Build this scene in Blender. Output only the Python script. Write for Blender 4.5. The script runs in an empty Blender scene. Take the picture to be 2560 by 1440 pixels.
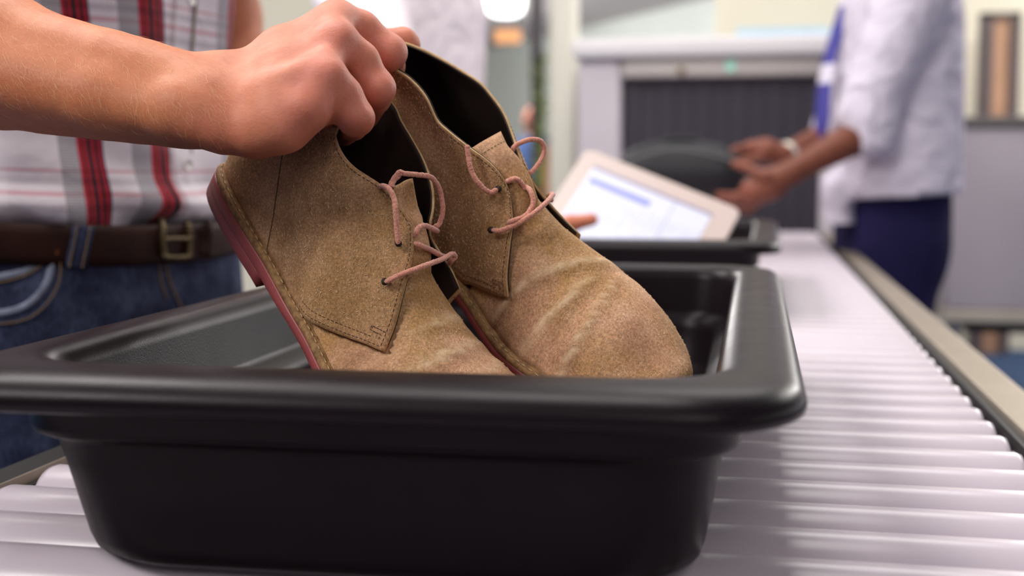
import bpy, bmesh, math, random
import numpy as np
from mathutils import Vector, Matrix
random.seed(7); RNG = np.random.default_rng(7)
SC = bpy.context.scene
COL = SC.collection
# ------------------------------------------------------------------ camera
F = 3060.0; ZC = 1.05
PIT = math.atan(300 / F); YAW = math.atan(608 / (F / math.cos(PIT)))
FWD = np.array([-math.sin(YAW) * math.cos(PIT), math.cos(YAW) * math.cos(PIT), -math.sin(PIT)])
RGT = np.array([math.cos(YAW), math.sin(YAW), 0.0]); UPV = np.cross(RGT, FWD)
CAMP = np.array([0, 0, ZC]); CM = np.array([RGT, UPV, FWD])
cam = bpy.data.cameras.new('camera'); camo = bpy.data.objects.new('camera', cam); COL.objects.link(camo)
camo.matrix_world = Matrix(((RGT[0], UPV[0], -FWD[0], 0), (RGT[1], UPV[1], -FWD[1], 0), (RGT[2], UPV[2], -FWD[2], ZC), (0, 0, 0, 1)))
cam.sensor_width = 36; cam.lens = 36 * F / 2560; cam.clip_start = .02
cam.dof.use_dof = True; cam.dof.focus_distance = .735; cam.dof.aperture_fstop = 4.6
SC.camera = camo
# ------------------------------------------------------------------ world, lamps, exposure
w = bpy.data.worlds.new('world'); SC.world = w; w.use_nodes = True
w.node_tree.nodes['Background'].inputs[0].default_value = (1.0, .965, .985, 1)
w.node_tree.nodes['Background'].inputs[1].default_value = 1.0
SC.view_settings.view_transform = 'Standard'; SC.view_settings.look = 'None'
SC.view_settings.exposure = 0.07; SC.view_settings.gamma = 1.0; SC.view_settings.use_curve_mapping = False

def lamp(name, loc, sx, sy, power, col=(1, .97, .93), target=None):
    l = bpy.data.lights.new(name, 'AREA'); l.shape = 'RECTANGLE'; l.size = sx; l.size_y = sy; l.energy = power; l.color = col
    o = bpy.data.objects.new(name, l); COL.objects.link(o); o.location = loc
    if target is not None:
        d = Vector(target) - Vector(loc); o.rotation_euler = d.to_track_quat('-Z', 'Y').to_euler()
    return o
lamp('ceiling_and_fill_light', (-.35, 1.2, 3.15), 1.0, 1.0, 30)
lamp('ceiling_and_fill_light', (.3, 3.4, 3.15), 1.6, 1.6, 32)
lamp('ceiling_and_fill_light', (-2.0, 2.0, 3.15), 1.4, 1.4, 82)
lamp('ceiling_and_fill_light', (-1.9, -.9, 3.0), 1.0, 1.0, 62, target=(-.3, .8, 1))
lamp('ceiling_and_fill_light', (.9, -1.5, 2.6), 1.6, 1.2, 20, target=(-.1, 1.0, .9))  # added frontal fill from behind the camera, no ceiling fixture
lamp('ceiling_and_fill_light', (2.6, 5.0, 3.15), 1.5, 1.5, 70)
def fill_point(loc, power, r=.25):  # unseen point fills, added to brighten the far ceiling and walls
    l = bpy.data.lights.new('fill_point_light', 'POINT'); l.energy = power; l.shadow_soft_size = r; l.color = (1, .97, .93)
    o = bpy.data.objects.new('fill_point_light', l); COL.objects.link(o); o.location = loc
fill_point((-1.8, 6.5, 2.7), 110); fill_point((2.4, 6.6, 2.75), 85); fill_point((3.2, 10.5, 2.7), 160); fill_point((-3.2, 11.5, 2.7), 240); fill_point((-4.5, 16.5, 2.7), 250); fill_point((0, 14.5, 2.7), 150); fill_point((-6.5, 12, 2.7), 180)

# ------------------------------------------------------------------ geometry helpers
def un(px, py, d):
    return CAMP + d * (FWD + RGT * (px - 1280) / F + UPV * (720 - py) / F)
def unY(px, py, Y):
    r = FWD + RGT * (px - 1280) / F + UPV * (720 - py) / F
    return CAMP + r * (Y / r[1])
def proj(p):
    c = (np.atleast_2d(p) - CAMP) @ CM.T
    return np.stack([1280 + F * c[:, 0] / c[:, 2], 720 - F * c[:, 1] / c[:, 2]], 1)
def snap(P, px):
    r = FWD + RGT * (px[0] - 1280) / F + UPV * (720 - px[1]) / F; r = r / np.linalg.norm(r)
    return CAMP + r * ((np.asarray(P) - CAMP) @ r)
def cr(pts, n, closed=False):
    """catmull-rom (centripetal-ish, chord spaced) resample to n points"""
    P = np.asarray(pts, float); m = len(P)
    if closed: Q = np.vstack([P[-1], P, P[0], P[1]]); segs = m
    else: Q = np.vstack([2 * P[0] - P[1], P, 2 * P[-1] - P[-2]]); segs = m - 1
    out = []
    for i in range(segs):
        a, b, c, d = Q[i], Q[i + 1], Q[i + 2], Q[i + 3]
        for t in np.linspace(0, 1, 16, endpoint=False):
            out.append(.5 * ((2 * b) + (c - a) * t + (2 * a - 5 * b + 4 * c - d) * t * t + (3 * b - a - 3 * c + d) * t ** 3))
    out.append(P[0] if closed else P[-1]); out = np.array(out)
    s = np.r_[0, np.cumsum(np.linalg.norm(np.diff(out, axis=0), axis=1))]
    q = np.linspace(0, s[-1], n + 1 if closed else n)
    if closed: q = q[:-1]
    return np.stack([np.interp(q, s, out[:, k]) for k in range(out.shape[1])], 1)
def link(o): COL.objects.link(o); return o
def wloc(o):
    v = np.zeros(3)
    while o is not None: v = v + np.array(o.location); o = o.parent
    return v
def mesh(name, V, Fc, mat=None, parent=None, smooth=True, mats=None, fm=None, uv=None, col=None):
    V = np.asarray(V, float)
    me = bpy.data.meshes.new(name)
    if parent is not None: V = V - wloc(parent)
    me.from_pydata(V.tolist(), [], [tuple(map(int, f)) for f in Fc]); 
    if mats:
        for q in mats: me.materials.append(q)
        if fm is not None: me.polygons.foreach_set('material_index', np.asarray(fm, dtype=np.int32))
    elif mat: me.materials.append(mat)
    if smooth: me.polygons.foreach_set('use_smooth', [True] * len(me.polygons))
    if uv is not None:
        L = me.uv_layers.new(name='UVMap'); vi = np.empty(len(me.loops), dtype=np.int32); me.loops.foreach_get('vertex_index', vi)
        L.data.foreach_set('uv', np.asarray(uv, float)[vi].ravel())
    if col is not None:
        a = me.attributes.new('tint', 'FLOAT', 'POINT'); a.data.foreach_set('value', np.asarray(col, float))
    me.validate(); me.update()
    o = bpy.data.objects.new(name, me); link(o)
    if parent is not None: o.parent = parent
    return o
def recalc(o):
    # consistent outward normals
    bm = bmesh.new(); bm.from_mesh(o.data); bmesh.ops.recalc_face_normals(bm, faces=bm.faces); bm.to_mesh(o.data); bm.free(); return o
def empty(name, loc):
    o = bpy.data.objects.new(name, None); o.empty_display_size = .05; link(o); o.location = [float(v) for v in loc]; return o
def tag(o, label=None, cat=None, group=None, kind=None):
    if label: o['label'] = label
    if cat: o['category'] = cat
    if group: o['group'] = group
    if kind: o['kind'] = kind
    return o
def gridf(nu, nv, off=0, closeu=False, closev=False):
    f = []
    for i in range(nu if closeu else nu - 1):
        for j in range(nv if closev else nv - 1):
            a, b = i, (i + 1) % nu; c, d = j, (j + 1) % nv
            f.append((off + a * nv + c, off + b * nv + c, off + b * nv + d, off + a * nv + d))
    return f
def normals_grid(G):
    du = np.gradient(G, axis=0); dv = np.gradient(G, axis=1); n = np.cross(du, dv)
    return n / (np.linalg.norm(n, axis=2, keepdims=True) + 1e-12)
def thick(name, G, t, mat, parent, outward, rim=None, inner=None, tin=0.0, uv=None, tint=None):
    """closed shell from a surface grid; outward: reference vector field sign fixer. tin = inner offset start"""
    N = normals_grid(G)
    s = np.sign(np.mean(np.sum(N * outward, axis=2))); N = N * (s if s else 1)
    nu, nv = G.shape[:2]
    A = (G - N * tin).reshape(-1, 3); B = (G - N * (tin + t)).reshape(-1, 3)
    V = np.vstack([A, B]); f = gridf(nu, nv); n0 = nu * nv
    fi = [(q[3] + n0, q[2] + n0, q[1] + n0, q[0] + n0) for q in f]
    ring = [(i, 0) for i in range(nu)] + [(nu - 1, j) for j in range(1, nv)] + [(i, nv - 1) for i in range(nu - 2, -1, -1)] + [(0, j) for j in range(nv - 2, 0, -1)]
    idx = [i * nv + j for i, j in ring]; fr = []
    for k in range(len(idx)):
        a, b = idx[k], idx[(k + 1) % len(idx)]; fr.append((b, a, a + n0, b + n0))
    fm = [0] * len(f) + [2 if inner else 0] * len(fi) + [1 if rim else 0] * len(fr)
    uvv = None if uv is None else np.vstack([uv.reshape(-1, 2)] * 2)
    tt = None if tint is None else np.r_[tint.ravel(), tint.ravel()]
    o = mesh(name, V, f + fi + fr, parent=parent, mats=[mat, rim or mat, inner or mat], fm=fm, uv=uvv, col=tt)
    return recalc(o)
def tube(name, P, r, mat, parent=None, n=8, caps=True, flat=None):
    P = np.asarray(P, float); m = len(P)
    r = np.broadcast_to(np.asarray(r, float), (m,))
    T = np.gradient(P, axis=0); T /= np.linalg.norm(T, axis=1, keepdims=True) + 1e-12
    u = np.cross(T[0], [0, 0, 1.0]); 
    if np.linalg.norm(u) < 1e-3: u = np.cross(T[0], [1.0, 0, 0])
    u /= np.linalg.norm(u); V = []; 
    for i in range(m):
        u = u - T[i] * (u @ T[i]); u /= np.linalg.norm(u); v = np.cross(T[i], u)
        for k in range(n):
            a = 2 * math.pi * k / n; V.append(P[i] + r[i] * (math.cos(a) * u + math.sin(a) * v))
    f = gridf(m, n, closev=True)
    if caps: f += [tuple(range(n))[::-1], tuple((m - 1) * n + k for k in range(n))]
    if name is None: return np.array(V), f
    return mesh(name, V, f, mat, parent)
def merge(parts):
    V = []; Fc = []; o = 0
    for v, f in parts:
        V.append(np.asarray(v)); Fc += [tuple(i + o for i in q) for q in f]; o += len(v)
    return np.vstack(V), Fc
def box(name, lo, hi, mat, parent=None, bev=.0, seg=2):
    bm = bmesh.new(); bmesh.ops.create_cube(bm, size=1.0)
    lo = np.array(lo, float); hi = np.array(hi, float); c = (lo + hi) / 2; s = hi - lo
    if parent is not None: c = c - wloc(parent)
    for v in bm.verts: v.co = Vector((v.co.x * s[0] + c[0], v.co.y * s[1] + c[1], v.co.z * s[2] + c[2]))
    if bev > 0: bmesh.ops.bevel(bm, geom=list(bm.edges), offset=bev, segments=seg, affect='EDGES', profile=.5)
    me = bpy.data.meshes.new(name); bm.to_mesh(me); bm.free(); me.materials.append(mat)
    if bev > 0: me.polygons.foreach_set('use_smooth', [len(p.vertices) != 4 or p.area < bev * max(s) * 2.5 for p in me.polygons])
    o = bpy.data.objects.new(name, me); link(o)
    if parent is not None: o.parent = parent
    return o
# ---- implicit surfaces
class SDF:
    def __init__(s, lo, hi, h):
        s.lo = np.array(lo, float); s.h = h; s.n = np.ceil((np.array(hi) - s.lo) / h).astype(int) + 1
        s.g = np.full(s.n, 1.0, np.float32)
    def _sl(s, a, b, m):
        i0 = np.clip(np.floor((a - m - s.lo) / s.h).astype(int), 0, s.n - 1); i1 = np.clip(np.ceil((b + m - s.lo) / s.h).astype(int) + 1, 1, s.n)
        ax = [s.lo[k] + s.h * np.arange(i0[k], i1[k]) for k in range(3)]
        X, Y, Z = np.meshgrid(*ax, indexing='ij'); return tuple(slice(i0[k], i1[k]) for k in range(3)), np.stack([X, Y, Z], -1).astype(np.float32)
    def _smin(s, sl, d, k):
        g = s.g[sl]; h = np.clip(.5 + .5 * (g - d) / k, 0, 1); s.g[sl] = g * (1 - h) + d * h - k * h * (1 - h)
    def cone(s, a, b, ra, rb, k=.006, sub=False, flat=None):
        a = np.asarray(a, float); b = np.asarray(b, float); R = max(ra, rb); m = R + 3 * k + 2 * s.h + .002
        sl, X = s._sl(np.minimum(a, b), np.maximum(a, b), m)
        if X.size == 0: return s
        ab = (b - a).astype(np.float32); pa = X - a.astype(np.float32)
        t = np.clip((pa @ ab) / (ab @ ab + 1e-9), 0, 1); q = pa - t[..., None] * ab
        if flat is not None:
            n, sc = flat; n = np.asarray(n, np.float32); n = n / np.linalg.norm(n); dn = q @ n
            q = q + (dn * (1 / sc - 1))[..., None] * n
        d = np.linalg.norm(q, axis=-1) - (ra + (rb - ra) * t)
        if sub:
            g = s.g[sl]; h = np.clip(.5 - .5 * (g + d) / k, 0, 1); s.g[sl] = g * (1 - h) + (-d) * h + k * h * (1 - h)
        else: s._smin(sl, d, k)
        return s
    def chain(s, pts, rad, k=.006, **kw):
        for i in range(len(pts) - 1): s.cone(pts[i], pts[i + 1], rad[i], rad[i + 1], k, **kw)
        return s
    def ell(s, c, r, axes=None, k=.01):
        c = np.asarray(c, float); r = np.asarray(r, float); R = r.max(); sl, X = s._sl(c - R, c + R, 3 * k + .002)
        q = X - c.astype(np.float32)
        if axes is not None: q = q @ np.asarray(axes, np.float32).T
        kk = np.linalg.norm(q / r, axis=-1); k2 = np.linalg.norm(q / (r * r), axis=-1) + 1e-9
        s._smin(sl, kk * (kk - 1) / k2, k); return s
    def cut(s, p, n):
        sl, X = s._sl(s.lo, s.lo + s.h * s.n, 0); n = np.asarray(n, np.float32); n = n / np.linalg.norm(n)
        s.g[sl] = np.maximum(s.g[sl], (X - np.asarray(p, np.float32)) @ n); return s
    def mesh(s):
        g = s.g; ins = g < 0
        nx, ny, nz = g.shape
        c = np.zeros((nx - 1, ny - 1, nz - 1), np.int8)
        for dx in (0, 1):
            for dy in (0, 1):
                for dz in (0, 1): c += ins[dx:nx - 1 + dx, dy:ny - 1 + dy, dz:nz - 1 + dz]
        act = (c > 0) & (c < 8); idx = -np.ones(act.shape, np.int64); ijk = np.argwhere(act); idx[act] = np.arange(len(ijk))
        S = np.zeros((len(ijk), 3)); W = np.zeros(len(ijk))
        cor = [(a, b, d) for a in (0, 1) for b in (0, 1) for d in (0, 1)]
        for a in cor:
            for ax in range(3):
                if a[ax] == 0:
                    b = list(a); b[ax] = 1
                    ga = g[ijk[:, 0] + a[0], ijk[:, 1] + a[1], ijk[:, 2] + a[2]]; gb = g[ijk[:, 0] + b[0], ijk[:, 1] + b[1], ijk[:, 2] + b[2]]
                    m = (ga < 0) != (gb < 0); t = np.where(m, ga / np.where(m, ga - gb, 1), 0)
                    p = np.tile(np.array(a, float), (len(ijk), 1)); p[:, ax] += t; S += p * m[:, None]; W += m
        V = s.lo + s.h * (ijk + S / W[:, None]); Q = []
        for ax in range(3):
            o1, o2 = [(1, 2), (2, 0), (0, 1)][ax]
            sh = [slice(None)] * 3; sh[ax] = slice(0, g.shape[ax] - 1); sh2 = list(sh); sh2[ax] = slice(1, g.shape[ax])
            A = ins[tuple(sh)]; B = ins[tuple(sh2)]; e = np.argwhere(A != B)
            e = e[(e[:, o1] > 0) & (e[:, o2] > 0) & (e[:, o1] < g.shape[o1] - 1) & (e[:, o2] < g.shape[o2] - 1)]
            fl = A[e[:, 0], e[:, 1], e[:, 2]]
            def ci(d1, d2):
                q = e.copy(); q[:, o1] -= d1; q[:, o2] -= d2; return idx[q[:, 0], q[:, 1], q[:, 2]]
            q = np.stack([ci(1, 1), ci(0, 1), ci(0, 0), ci(1, 0)], 1); q[~fl] = q[~fl][:, ::-1]; Q.append(q)
        return V, np.vstack(Q)
# ------------------------------------------------------------------ materials
def srgb(r, g, b):
    f = lambda c: ((c / 255 + .055) / 1.055) ** 2.4 if c > 10 else c / 255 / 12.92
    return (f(r), f(g), f(b), 1)
class NT:
    def __init__(s, name):
        s.m = bpy.data.materials.new(name); s.m.use_nodes = True; s.t = s.m.node_tree; s.b = s.t.nodes['Principled BSDF']
    def n(s, ty, **kw):
        q = s.t.nodes.new(ty)
        for k, v in kw.items():
            if k.startswith('i_'): q.inputs[k[2:].replace('_', ' ')].default_value = v
            else: setattr(q, k, v)
        return q
    def l(s, a, b): s.t.links.new(a, b)
    def math(s, op, a, b=None, c=None):
        q = s.n('ShaderNodeMath', operation=op)
        for i, x in enumerate((a, b, c)):
            if x is None: continue
            if isinstance(x, (int, float)): q.inputs[i].default_value = x
            else: s.l(x, q.inputs[i])
        return q.outputs[0]
    def mix(s, f, a, b, bt='MIX'):
        q = s.n('ShaderNodeMix', data_type='RGBA', blend_type=bt)
        for i, x in ((0, f), (6, a), (7, b)):
            if isinstance(x, (int, float)): q.inputs[i].default_value = x
            elif isinstance(x, tuple): q.inputs[i].default_value = x
            else: s.l(x, q.inputs[i])
        return q.outputs[2]
    def noise(s, scale, detail=3, rough=.5, vec=None, dist=0):
        q = s.n('ShaderNodeTexNoise'); q.inputs['Scale'].default_value = scale; q.inputs['Detail'].default_value = detail; q.inputs['Roughness'].default_value = rough; q.inputs['Distortion'].default_value = dist
        s.l(vec if vec is not None else s.obj(), q.inputs['Vector']); return q.outputs[0]
    def obj(s, sc=None):
        if not hasattr(s, '_o'): s._o = s.n('ShaderNodeTexCoord')
        if sc is None: return s._o.outputs['Object']
        q = s.n('ShaderNodeMapping'); q.inputs['Scale'].default_value = sc; s.l(s._o.outputs['Object'], q.inputs[0]); return q.outputs[0]
    def ramp(s, f, stops, const=False):
        q = s.n('ShaderNodeValToRGB'); e = q.color_ramp.elements
        if const: q.color_ramp.interpolation = 'CONSTANT'
        while len(e) < len(stops): e.new(.5)
        for i, (p, c) in enumerate(stops): e[i].position = p; e[i].color = c
        s.l(f, q.inputs[0]); return q.outputs[0]
    def bump(s, h, st=.3, dist=.001):
        q = s.n('ShaderNodeBump'); q.inputs['Strength'].default_value = st; q.inputs['Distance'].default_value = dist; s.l(h, q.inputs['Height'])
        if s.b.inputs['Normal'].is_linked: s.l(s.b.inputs['Normal'].links[0].from_socket, q.inputs['Normal'])
        s.l(q.outputs[0], s.b.inputs['Normal']); return s
    def set(s, **kw):
        for k, v in kw.items(): s.b.inputs[k.replace('_', ' ')].default_value = v
        return s
    def col(s, c):
        if isinstance(c, tuple): s.b.inputs['Base Color'].default_value = c
        else: s.l(c, s.b.inputs['Base Color'])
        return s
def plain(name, c, rough=.6, metal=0, spec=.5, var=.06, sc=8, bump=0, bsc=300, emit=0, coat=0):
    t = NT(name); n = t.noise(sc, 4); lo = tuple(x * (1 - var) for x in c[:3]) + (1,); hi = tuple(min(1, x * (1 + var)) for x in c[:3]) + (1,)
    t.col(t.ramp(n, [(.3, lo), (.7, hi)])); t.set(Roughness=rough, Metallic=metal); t.b.inputs['Specular IOR Level'].default_value = spec
    if bump: t.bump(t.noise(bsc, 3), bump, .0005)
    if coat: t.b.inputs['Coat Weight'].default_value = coat
    if emit: t.b.inputs['Emission Color'].default_value = c; t.b.inputs['Emission Strength'].default_value = emit
    return t.m
def suede(name, base, dark, light, olive, specks=True, shine=0.0):
    t = NT(name)
    big = t.noise(22, 4, .55); med = t.noise(70, 5, .6, dist=.6); fine = t.noise(900, 3, .6)
    c = t.ramp(big, [(.32, dark), (.5, base), (.68, light)])
    c = t.mix(t.ramp(t.noise(13, 3, .5, t.obj((1.3, 1, .8))), [(.45, (0, 0, 0, 1)), (.62, (1, 1, 1, 1))]), c, olive)
    c = t.mix(t.math('MULTIPLY', t.ramp(med, [(.45, (0, 0, 0, 1)), (.8, (1, 1, 1, 1))]), .55), c, light)
    c = t.mix(.75, c, t.ramp(t.noise(650, 4, .7), [(.3, (.25, .25, .25, 1)), (.7, (.78, .78, .78, 1))]), 'OVERLAY')
    c = t.mix(.4, c, t.ramp(fine, [(.3, (.2, .2, .2, 1)), (.7, (.8, .8, .8, 1))]), 'OVERLAY')
    if specks:
        v = t.n('ShaderNodeTexVoronoi'); v.inputs['Scale'].default_value = 420; t.l(t.obj((1, .45, 1)), v.inputs['Vector'])
        rr = t.ramp(v.outputs['Distance'], [(.08, (1, 1, 1, 1)), (.2, (0, 0, 0, 1))])
        gate = t.ramp(t.noise(60, 3, .6), [(.5, (0, 0, 0, 1)), (.66, (1, 1, 1, 1))])
        g2 = t.ramp(v.outputs['Color'], [(.45, (0, 0, 0, 1)), (.5, (1, 1, 1, 1))], True)
        m = t.math('MULTIPLY', t.math('MULTIPLY', rr, gate), g2)
        c = t.mix(t.math('MULTIPLY', m, .75), c, srgb(232, 205, 165))
    a_ = t.n('ShaderNodeAttribute', attribute_name='tint'); c = t.mix(t.math('MULTIPLY', a_.outputs['Fac'], t.ramp(t.noise(120, 4, .7), [(.35, (.2, .2, .2, 1)), (.65, (1, 1, 1, 1))])), c, srgb(222, 194, 160))
    t.col(c); t.set(Roughness=.92); t.b.inputs['Specular IOR Level'].default_value = .2
    t.b.inputs['Sheen Weight'].default_value = .25; t.b.inputs['Sheen Roughness'].default_value = .5; t.b.inputs['Sheen Tint'].default_value = srgb(230, 200, 160)
    t.bump(t.noise(1300, 3, .6), .35, .0006); t.bump(t.noise(45, 4, .6, dist=.5), .35, .003)
    return t.m
SUEDE = suede('suede', srgb(170, 129, 96), srgb(128, 92, 64), srgb(198, 157, 122), srgb(158, 120, 80))
SUEDE_V = suede('suede_vamp', srgb(178, 134, 104), srgb(138, 100, 74), srgb(206, 166, 136), srgb(166, 126, 82))
SUEDE_EDGE = plain('suede_cut_edge', srgb(196, 164, 122), .9, var=.2, sc=200, bump=.4, bsc=900, spec=.2)
SUEDE_T = suede('suede_tongue', srgb(160, 124, 92), srgb(112, 84, 62), srgb(188, 156, 124), srgb(150, 120, 84), specks=False)
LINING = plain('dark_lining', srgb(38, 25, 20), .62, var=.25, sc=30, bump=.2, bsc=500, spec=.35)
WELT = NT('welt_leather'); WELT.col(WELT.ramp(WELT.noise(160, 5, .7), [(.3, srgb(84, 58, 34)), (.5, srgb(138, 100, 60)), (.7, srgb(170, 132, 88))])); WELT.set(Roughness=.75); WELT.bump(WELT.noise(500, 3), .4, .001); WELT = WELT.m
REDSOLE = plain('red_sole', srgb(150, 72, 74), .42, var=.10, sc=60, bump=.15, bsc=400, spec=.5)
THREAD = plain('dark_thread', srgb(84, 60, 38), .8, var=.2, sc=400)
THREAD_L = plain('waxed_thread', srgb(176, 148, 104), .7, var=.2, sc=400)
LACE = NT('lace_cotton'); LACE.col(LACE.ramp(LACE.noise(700, 3, .6), [(.3, srgb(192, 116, 94)), (.7, srgb(238, 168, 146))])); LACE.set(Roughness=.9); LACE.b.inputs['Sheen Weight'].default_value = .5; LACE.bump(LACE.noise(1500, 3), .7, .001); LACE = LACE.m
def binmat():
    t = NT('black_plastic'); t.col(t.ramp(t.noise(9, 3), [(.3, srgb(16, 11, 15)), (.7, srgb(20, 14, 18))])); t.l(t.ramp(t.noise(20, 4), [(.3, (.31,) * 3 + (1,)), (.7, (.38,) * 3 + (1,))]), t.b.inputs['Roughness'])
    t.b.inputs['Specular IOR Level'].default_value = .15; t.b.inputs['Specular Tint'].default_value = (1, .93, .97, 1); t.bump(t.noise(900, 2, .5), .18, .0005); return t.m
BINM = binmat()
def skin(name, base, pink, dark):
    t = NT(name); a = t.n('ShaderNodeAttribute', attribute_name='tint')
    c = t.mix(a.outputs['Fac'], base, pink)
    c = t.mix(t.math('MULTIPLY', t.ramp(t.noise(45, 4, .6), [(.4, (0, 0, 0, 1)), (.7, (1, 1, 1, 1))]), .5), c, dark)
    c = t.mix(t.math('MULTIPLY', t.ramp(t.noise(220, 4, .6), [(.45, (0, 0, 0, 1)), (.8, (1, 1, 1, 1))]), .25), c, tuple(min(1, x * 1.25) for x in base[:3]) + (1,))
    t.col(c); t.set(Roughness=.5); t.b.inputs['Specular IOR Level'].default_value = .4
    t.b.inputs['Subsurface Weight'].default_value = .09; t.b.inputs['Subsurface Radius'].default_value = (.012, .004, .002); t.b.inputs['Subsurface Scale'].default_value = .5
    t.bump(t.noise(800, 4, .7), .30, .0008); t.bump(t.noise(160, 4, .65, t.obj((1, 1, 1.6)), dist=.5), .22, .0015)
    return t.m
SKIN = skin('tan_skin', srgb(202, 126, 86), srgb(216, 132, 112), srgb(178, 94, 64))
SKIN_D = skin('brown_skin', srgb(120, 66, 48), srgb(146, 84, 66), srgb(94, 48, 34))
CLOTHW = plain('white_cotton', srgb(214, 206, 222), .85, var=.03, sc=15, spec=.2)
def cloth_folds(m, st=.6, sc=9):
    nt = m.node_tree; b = nt.nodes['Principled BSDF']; tc = nt.nodes.new('ShaderNodeTexCoord'); n = nt.nodes.new('ShaderNodeTexNoise'); n.inputs['Scale'].default_value = sc; n.inputs['Detail'].default_value = 2; n.inputs['Distortion'].default_value = 1.2
    u = nt.nodes.new('ShaderNodeBump'); u.inputs['Strength'].default_value = st; u.inputs['Distance'].default_value = .05; nt.links.new(tc.outputs['Object'], n.inputs['Vector']); nt.links.new(n.outputs[0], u.inputs['Height']); nt.links.new(u.outputs[0], b.inputs['Normal']); return m
cloth_folds(CLOTHW)
NAVY = plain('navy_wool', srgb(30, 26, 66), .9, var=.1, sc=30, spec=.2)
ROLL = plain('white_roller_plastic', srgb(196, 185, 195), .27, var=.03, sc=5, spec=.5)
STEEL = plain('brushed_rail_metal', srgb(160, 148, 132), .40, metal=.55, var=.06, sc=20)
DARK = plain('black_metal', srgb(34, 32, 32), .5, var=.1)

# ------------------------------------------------------------------ roller conveyor
ZR = ZC - .2                      # top of the rollers
XL, XR = -.466, .190
conv = tag(empty('roller_conveyor', (-.14, .2, 0)), 'long conveyor of white plastic rollers between metal side rails', 'conveyor')
def roller_mesh():
    r = .0270; prof = [(XL - .006, .004), (XL, .006), (XL + .0005, r - .005), (XL + .002, r - .0015), (XL + .006, r)]
    prof += [(XL + .006 + (XR - XL - .012) * k / 6, r) for k in range(1, 6)] + [(XR - .006, r), (XR - .002, r - .0015), (XR - .0005, r - .005), (XR, .006), (XR + .006, .004), (XR + .016, .004)]
    n = 32; V = [(x, q * math.cos(2 * math.pi * k / n), q * math.sin(2 * math.pi * k / n)) for x, q in prof for k in range(n)]
    f = gridf(len(prof), n, closev=True) + [tuple(range(n))[::-1], tuple((len(prof) - 1) * n + k for k in range(n))]
    return V, f
rv, rf = roller_mesh()
r0 = mesh('roller', rv, rf, ROLL); r0.parent = conv; recalc(r0)
pl = np.array(conv.location)
for k in range(68):
    o = r0 if k == 0 else r0.copy()
    if k: link(o)
    o.location = (-pl[0], .300 + .0546 * k - pl[1], ZR - .0270 - pl[2]); o.rotation_euler = (random.random() * 6, 0, 0)
# side rails: hollow-look channel with a top flange
def rail(name, x0, x1, ztop, lipx):
    bm = [box(None or name, (x0, .18, ztop - .11), (x1, 3.99, ztop), STEEL, conv, .002)]
    return bm[0]
rail('side_rail', .2125, .250, ZR - .006, 0)
box('side_rail', (-.507, .18, ZR - .11), (-.480, 3.99, ZR - .006), DARK, conv, .002)
box('edge_highlight_strip', (-.4798, .18, ZR - .02), (-.4782, 3.99, ZR - .0052), STEEL, conv)  # pale metal strip stands in for the highlight along the rail edge
box('gap_shade_strip', (.205, .18, ZR - .09), (.2120, 3.99, ZR - .012), DARK, conv)  # black strip put in for the shade between roller ends and rail
box('gap_shade_strip', (-.4775, .18, ZR - .07), (-.473, 3.99, ZR - .012), DARK, conv)
for yy in (.24, 1.5, 2.75, 3.9):
    for xx in (-.505, .208):
        l_ = box('leg', (xx, yy, .0), (xx + .04, yy + .04, ZR - .10), DARK, conv, .002)
    box('cross_bar', (-.478, yy + .005, ZR - .13), (.212, yy + .035, ZR - .11), DARK, conv)
box('drip_pan', (-.475, .2, ZR - .10), (.192, 3.98, ZR - .095), DARK, conv)
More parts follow.
